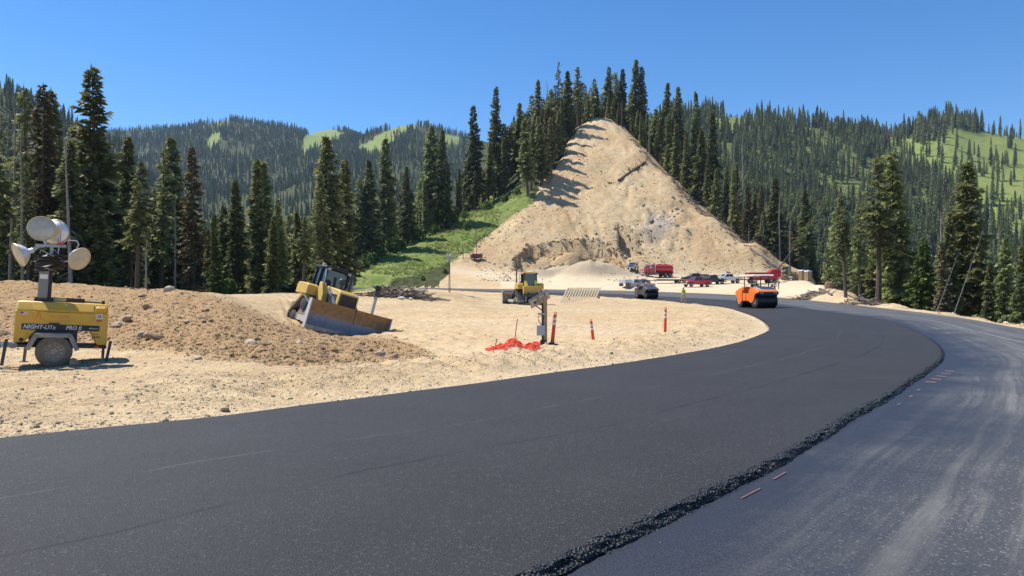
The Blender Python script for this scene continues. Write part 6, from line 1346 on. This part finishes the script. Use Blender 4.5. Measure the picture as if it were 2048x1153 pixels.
stone(452, 9.6, .15, "fist-sized pale stone on the gravel shoulder close to the asphalt", 2); stone(396, 15.8, .24, "white angular stone at the foot of the brown bank", 4); stone(330, 8.9, .11, "small dark stone on gravel shoulder left of the pale one", 0, True)
stone(150, 15.3, .26, "stone wedged against the lighting trailer's wheel", 5, True, sink=.05)
for k_, (px_, Y_, s_, lb) in enumerate(((238, 22, .34, "round stones in the dirt just right of the lighting trailer"), (252, 22.5, .42, 0), (232, 21.5, .30, 0), (282, 20, .36, "pale stones at the bank's foot right of the trailer"), (300, 19.6, .40, 0), (318, 19.5, .36, 0), (310, 25, .30, "stones half way up the brown bank"), (295, 26, .34, 0), (480, 19, .26, "stones on the brown bank left of the bulldozer"), (500, 18.5, .30, 0), (455, 20, .22, 0), (532, 18, .24, 0), (600, 19, .22, "stones in brown dirt in front of the bulldozer"), (640, 18.5, .26, 0), (716, 19, .24, 0), (760, 18.6, .3, 0), (790, 17.5, .24, 0), (690, 21, .22, 0), (830, 18, .2, 0), (575, 16, .2, 0), (620, 15.5, .18, 0), (20, 20, .35, "stones behind the lighting trailer's drawbar"), (5, 21, .4, 0), (230, 24, .28, "round stones in the dirt just right of the lighting trailer"), (375, 22, .26, "stones half way up the brown bank"), (410, 25, .3, 0), (350, 27, .24, 0))):
    if lb: last = lb
    stone(px_, Y_, s_, last.replace("stones", "stone"), k_, k_ % 3 != 0, "stones in the brown bank")
def log(p0, p1, r, label, m=None, name="log", branches=6, cat="log"):
    p0, p1 = Vector(p0), Vector(p1); T = root = empty(name, p0); d = p1 - p0; rr = random.Random(int(p0.x * 100)); B().tube([(0, 0, 0), d * .33 + Vector((0, 0, r * .2)), d * .7, d], [r, r * .92, r * .75, r * .5], 9).build("trunk", m or bark, T); b = B()
    for k in range(branches):
        q = d * rr.uniform(.2, 1); b.tube([q, q + Vector((rr.uniform(-1, 1), rr.uniform(-1, 1), rr.uniform(.1, 1))) * r * 4], [r * .25, r * .08], 4)
    if branches: b.build("branch_stubs", m or bark, T)
    return tag(root, label, cat)
def gp(px, Y, up=0): x, y, z = ground_at(px, Y); return (x, y, z + up)
log(gp(1238, 214, .4), gp(1292, 226, .6), .55, "long dark fallen log lying across the upper cut slope", branches=26)
log(gp(1640, 96, .2), gp(1664, 80, .1), .22, "fallen log on the bank below the root ball"); log(gp(1625, 92, .15), gp(1655, 88, .15), .10, "thin fallen branch beside the road's far bank", deadwood)
log(gp(1500, 176, .3), gp(1556, 172, .3), .25, "felled trunk lying along the foot of the cut's right edge", deadwood); log(gp(1345, 216, .4), gp(1372, 209, .4), .3, "short log at the cut's right edge")
log(gp(862, 62, .1), gp(900, 61, .15), .12, "pale log lying beside the lamp mast mound", deadwood, branches=2)
def root_ball():
    x, y, z = ground_at(1659, 98); T = root = empty("root_ball", (x, y, z)); rr = random.Random(4); me = rock_mesh(55, 3, .5, 1.0); o = bpy.data.objects.new("soil_clump", me); col.objects.link(o); me.materials.append(brownstone); o.parent = T; o.scale = (1.35, 1.1, 1.25); o.location = (0, 0, .5); b = B()
    for k in range(60):
        d = Vector((rr.gauss(0, 1), rr.gauss(0, 1), rr.gauss(0, 1))).normalized(); b.tube([Vector((0, 0, .5)) + d * .45, Vector((0, 0, .5)) + d * .7 + Vector((rr.gauss(0, .1),) * 3), Vector((0, 0, .5)) + d * rr.uniform(.75, 1.0) + Vector((rr.gauss(0, .15), 0, rr.gauss(0, .15)))], [.05, .03, .01], 4)
    b.build("roots", bark, T); tag(root, "upturned root ball of a felled tree on the right bank", "root ball")
root_ball()
def brush(px0, px1, Y, Hh, n, label, seed, dep=2.0):
    rr = random.Random(seed); T = root = empty("brush_pile", ground_at((px0 + px1) / 2, Y)); o = T.location; X0, X1 = X_at(px0, Y), X_at(px1, Y); b = B(); b2 = B()
    for k in range(n):
        x = rr.uniform(X0, X1); e = 1 - abs((x - (X0 + X1) / 2) / ((X1 - X0) / 2)) ** 2.5; y = Y + rr.gauss(0, dep * .4); z = gz(x, y) + rr.random() ** 1.3 * Hh * e; a = rr.gauss(0, .5); L = rr.uniform(.4, 1.6); d = Vector((math.cos(a), math.sin(a) * .6, rr.gauss(.05, .35))) * L; p = Vector((x, y, z)) - o; r = rr.uniform(.02, .07)
        (b2 if rr.random() < .3 else b).tube([p - d * .5, p + Vector((0, 0, rr.uniform(-.05, .08))), p + d * .5], [r, r * .8, r * .4], 4)
    b.build("dark_branches", bark, T)["kind"] = "stuff"; b2.build("bleached_branches", deadwood, T)["kind"] = "stuff"
    me = rock_mesh(seed, 3, .8, .5); me.materials.append(brownstone); q = bpy.data.objects.new("soil_core", me); col.objects.link(q); q.parent = T; q.scale = ((X1 - X0) * .8, dep, Hh * .9); tag(root, label, "brush pile")
brush(735, 866, 62, .95, 300, "long pile of cut branches and roots behind the bulldozer", 3); brush(1588, 1640, 86, .5, 120, "low scatter of branches on the far right bank", 5, 3); brush(1690, 1800, 66, .6, 110, "branches lying under the bare-trunked roadside conifers", 6, 3)
for k_, (px_, s_, lb) in enumerate(((803, .55, "white bulging sack on the dirt left of the lamp mast"), (822, .40, "smaller white sack beside the bulging one"))):
    me = rock_mesh(70 + k_, 3, .2, .6); me.materials.append(white); me.polygons.foreach_set("use_smooth", [True] * len(me.polygons)); o = bpy.data.objects.new("sack", me); col.objects.link(o); x, y, z = ground_at(px_, 60); o.location = (x, y, z + .12); o.scale = (s_ * 1.3, s_, s_); tag(o, lb, "sack")

# --- gravel, clods and loose asphalt: uncountable
def small(seed, m): me = rock_mesh(seed, 1, .5, .75); me.materials.append(m); return bpy.data.objects.new("pebble", me)
gravelm = mat("gravel", (.50, .39, .245), .95, noise=.3, nscale=5, obj_var=.38); clodm = mat("dirt_clod", (.41, .27, .14), .98, noise=.3, nscale=5, obj_var=.25)
def ground_points(n, pr, yr, seed, keep):
    rg = np.random.default_rng(seed); p = rg.uniform(pr[0], pr[1], n); y = 1 / rg.uniform(1 / yr[1], 1 / yr[0], n); x = (p - CX) / F * y; z, inf = height(x, y, False); z = mesh_z(x, y); inf['x'], inf['y'] = x, y; ok = rg.random(n) < keep(inf); return np.stack([x, y, z], 1)[ok], rg
P, rg = ground_points(100000, (-120, 1560), (7, 60), 11, lambda i: (~i['road']) * (i['dI'] > .12) * (i['brown'] < .5) * np.clip(.18 + .62 * np.exp(-((i['dI'] - 2.6) / 1.5) ** 2) + .9 * fbm(i['x'] * .5, i['y'] * .5, 4, 401), .03, 1) * np.where(i['dI'] < .5, .25, 1))
n_ = len(P); s_ = np.minimum(rg.lognormal(math.log(.022), .55, n_), .11) * np.clip(P[:, 1] / 14, .85, 1.5)
o = scatter("gravel", P, rg.integers(0, 4, n_), s_, rg.uniform(0, 6.28, n_), [small(500 + i, gravelm) for i in range(4)], tilt=rg.uniform(-.5, .5, (n_, 2))); tag(o, "loose pale gravel on the shoulder and infield", "gravel")
P, rg = ground_points(42000, (-150, 900), (14, 40), 12, lambda i: i['brown'] * .9)
n_ = len(P); s_ = np.minimum(rg.lognormal(math.log(.042), .6, n_), .26); o = scatter("dirt_clods", P, rg.integers(0, 4, n_), s_, rg.uniform(0, 6.28, n_), [small(520 + i, clodm) for i in range(4)], tilt=rg.uniform(-.5, .5, (n_, 2))); tag(o, "brown clods of earth covering the bulldozed bank", "dirt clods")
P, rg = ground_points(20000, (950, 1600), (150, 262), 13, lambda i: i['cut'] * np.clip(.25 + 1.1 * fbm(i['x'] * .08, i['y'] * .08, 4, 402), .03, 1))
n_ = len(P); s_ = np.minimum(rg.lognormal(math.log(.22), .55, n_), 1.2); o = scatter("slope_rubble", P, rg.integers(0, 4, n_), s_, rg.uniform(0, 6.28, n_), [small(540 + i, m_) for i, m_ in enumerate((gravelm, clodm, gravelm, clodm))], tilt=rg.uniform(-.5, .5, (n_, 2))); tag(o, "loose rock scattered over the cut slope", "rubble")
P, rg = ground_points(9000, (1015, 1300), (164, 196), 21, lambda i: np.exp(-(poly_sd(i['px'], i['py'], PIT) / 7) ** 2) * .5 + np.exp(-(poly_sd(i['px'], i['py'], [(1234, 448), (1262, 462), (1284, 480), (1282, 500), (1262, 520), (1240, 505)]) / 5) ** 2) * .4)
n_ = len(P); s_ = np.minimum(rg.lognormal(math.log(.45), .6, n_), 2.2); darkrock = mat("exposed_rock", (.30, .235, .155), .95, noise=.4, nscale=3, obj_var=.35); o = scatter("pit_rubble", P, rg.integers(0, 4, n_), s_, rg.uniform(0, 6.28, n_), [small(620 + i, m_) for i, m_ in enumerate((darkrock, clodm, darkrock, gravelm))], tilt=rg.uniform(-.8, .8, (n_, 2))); tag(o, "broken rock around the hollow at the foot of the cut", "rubble")
P, rg = ground_points(9000, (1265, 1420), (170, 232), 22, lambda i: .10 * np.exp(-((i['px'] - 1325) / 45) ** 2 - ((i['py'] - 440) / 36) ** 2))
n_ = len(P); s_ = np.minimum(rg.lognormal(math.log(.5), .6, n_), 2.4); ledgem = mat("grey_ledge_rock", (.33, .31, .28), .95, noise=.4, nscale=3, obj_var=.3); o = scatter("ledge_rubble", P, rg.integers(0, 4, n_), s_, rg.uniform(0, 6.28, n_), [small(640 + i, ledgem) for i in range(4)], tilt=rg.uniform(-.8, .8, (n_, 2))); tag(o, "grey broken ledges in the right half of the cut", "rubble")
def edge_debris():
    rr = random.Random(9); b = B(); b2 = B()
    for k in range(230):
        t = rr.random(); p = np.interp(t, [0, .3, .65, 1], [1262, 1344, 1444, 1572]) + rr.gauss(0, 3); Y = np.interp(p, [a for a, _ in CUTL], [c_ for _, c_ in CUTL]) + rr.gauss(-1, 1.6); x = X_at(p, Y); q = Vector((x, Y, gz(x, Y) + .2)); a = rr.gauss(-.6, .6); L = rr.uniform(.6, 3.2); d = Vector((math.cos(a), rr.gauss(-.3, .5), rr.gauss(-.35, .3))) * L; r = rr.uniform(.04, .14)
        (b if rr.random() < .6 else b2).tube([q - d * .5, q + Vector((0, 0, .15)), q + d * .5], [r, r * .8, r * .4], 4)
    T = empty("slope_debris", gp(1420, 195)); T.location = (0, 0, 0); b.build("dark_branches", bark, T)["kind"] = "stuff"; b2.build("bleached_branches", deadwood, T)["kind"] = "stuff"; tag(T, "felled branches and roots strewn down the cut's right edge", "debris")
edge_debris()
P, rg = ground_points(9000, (1640, 2300), (20, 110), 14, lambda i: (~i['road']) * (i['dO'] > .3) * (i['dO'] < 6) * .5)
n_ = len(P); s_ = np.minimum(rg.lognormal(math.log(.07), .6, n_), .4); o = scatter("shoulder_gravel", P, rg.integers(0, 4, n_), s_, rg.uniform(0, 6.28, n_), [small(560 + i, gravelm) for i in range(4)], tilt=rg.uniform(-.5, .5, (n_, 2))); tag(o, "loose stones along the road's outer shoulder", "gravel")
Pj = resample(cJ, 6000); Pj = Pj[(Pj[:, 1] < 40) & (Pj[:, 1] > 1)]; rg = np.random.default_rng(15); k = rg.integers(1, len(Pj) - 1, 4000); T_ = Pj[k + 1] - Pj[k - 1]; T_ /= np.linalg.norm(T_, axis=1)[:, None]; off = rg.normal(.035, .028, len(k)); far_ = rg.random(len(k)) < .04; off = np.where(far_, rg.exponential(.25, len(k)) + .15, off)
P = Pj[k] + np.stack([T_[:, 1] * off, -T_[:, 0] * off, np.interp(off, [-.15, 0, .1, .16], [.045, .048, .0, -.018])], 1); s_ = rg.lognormal(math.log(.013), .45, len(k))
loosem = mat("asphalt_crumb", (.022, .022, .024), .55, obj_var=.5); o = scatter("asphalt_crumbs", P, rg.integers(0, 4, len(k)), s_, rg.uniform(0, 6.28, len(k)), [small(580 + i, loosem) for i in range(4)], tilt=rg.uniform(-.5, .5, (len(k), 2))); tag(o, "loose black asphalt crumbs along the joint", "asphalt crumbs")
Pi = resample(cI, 9000); Pi = Pi[(Pi[:, 1] < 60) & (Pi[:, 1] > 5)]; k = rg.integers(1, len(Pi) - 1, 5000); T_ = Pi[k + 1] - Pi[k - 1]; T_ /= np.linalg.norm(T_, axis=1)[:, None]; off = -np.abs(rg.normal(0, .06, len(k))) + .02; x = Pi[k, 0] + T_[:, 1] * off; y = Pi[k, 1] - T_[:, 0] * off; z = mesh_z(x, y)
o = scatter("asphalt_edge_crumbs", np.stack([x, y, np.where(off > 0, Pi[k, 2] + .03, z)], 1), rg.integers(0, 4, len(k)), rg.lognormal(math.log(.024), .4, len(k)), rg.uniform(0, 6.28, len(k)), [small(590 + i, loosem) for i in range(4)], tilt=rg.uniform(-.5, .5, (len(k), 2))); tag(o, "loose black crumbs along the asphalt's inner edge", "asphalt crumbs")
# ------------------------------------------------------------------ haze: thin blue mountain air round the whole scene
def haze():
    b = B().box((0, 1700, 235), (5200, 5800, 640)); m = bpy.data.materials.new("thin_air"); m.use_nodes = True; n = m.node_tree.nodes; n.remove(n["Principled BSDF"])
    v = n.new("ShaderNodeVolumePrincipled"); v.inputs['Color'].default_value = (.50, .70, 1, 1); v.inputs['Density'].default_value = HAZE; v.inputs['Anisotropy'].default_value = 0.1
    m.node_tree.links.new(v.outputs[0], n["Material Output"].inputs['Volume']); o = b.build("haze", m, smooth=None); o["kind"] = "stuff"
HAZE = 0.00007
haze()
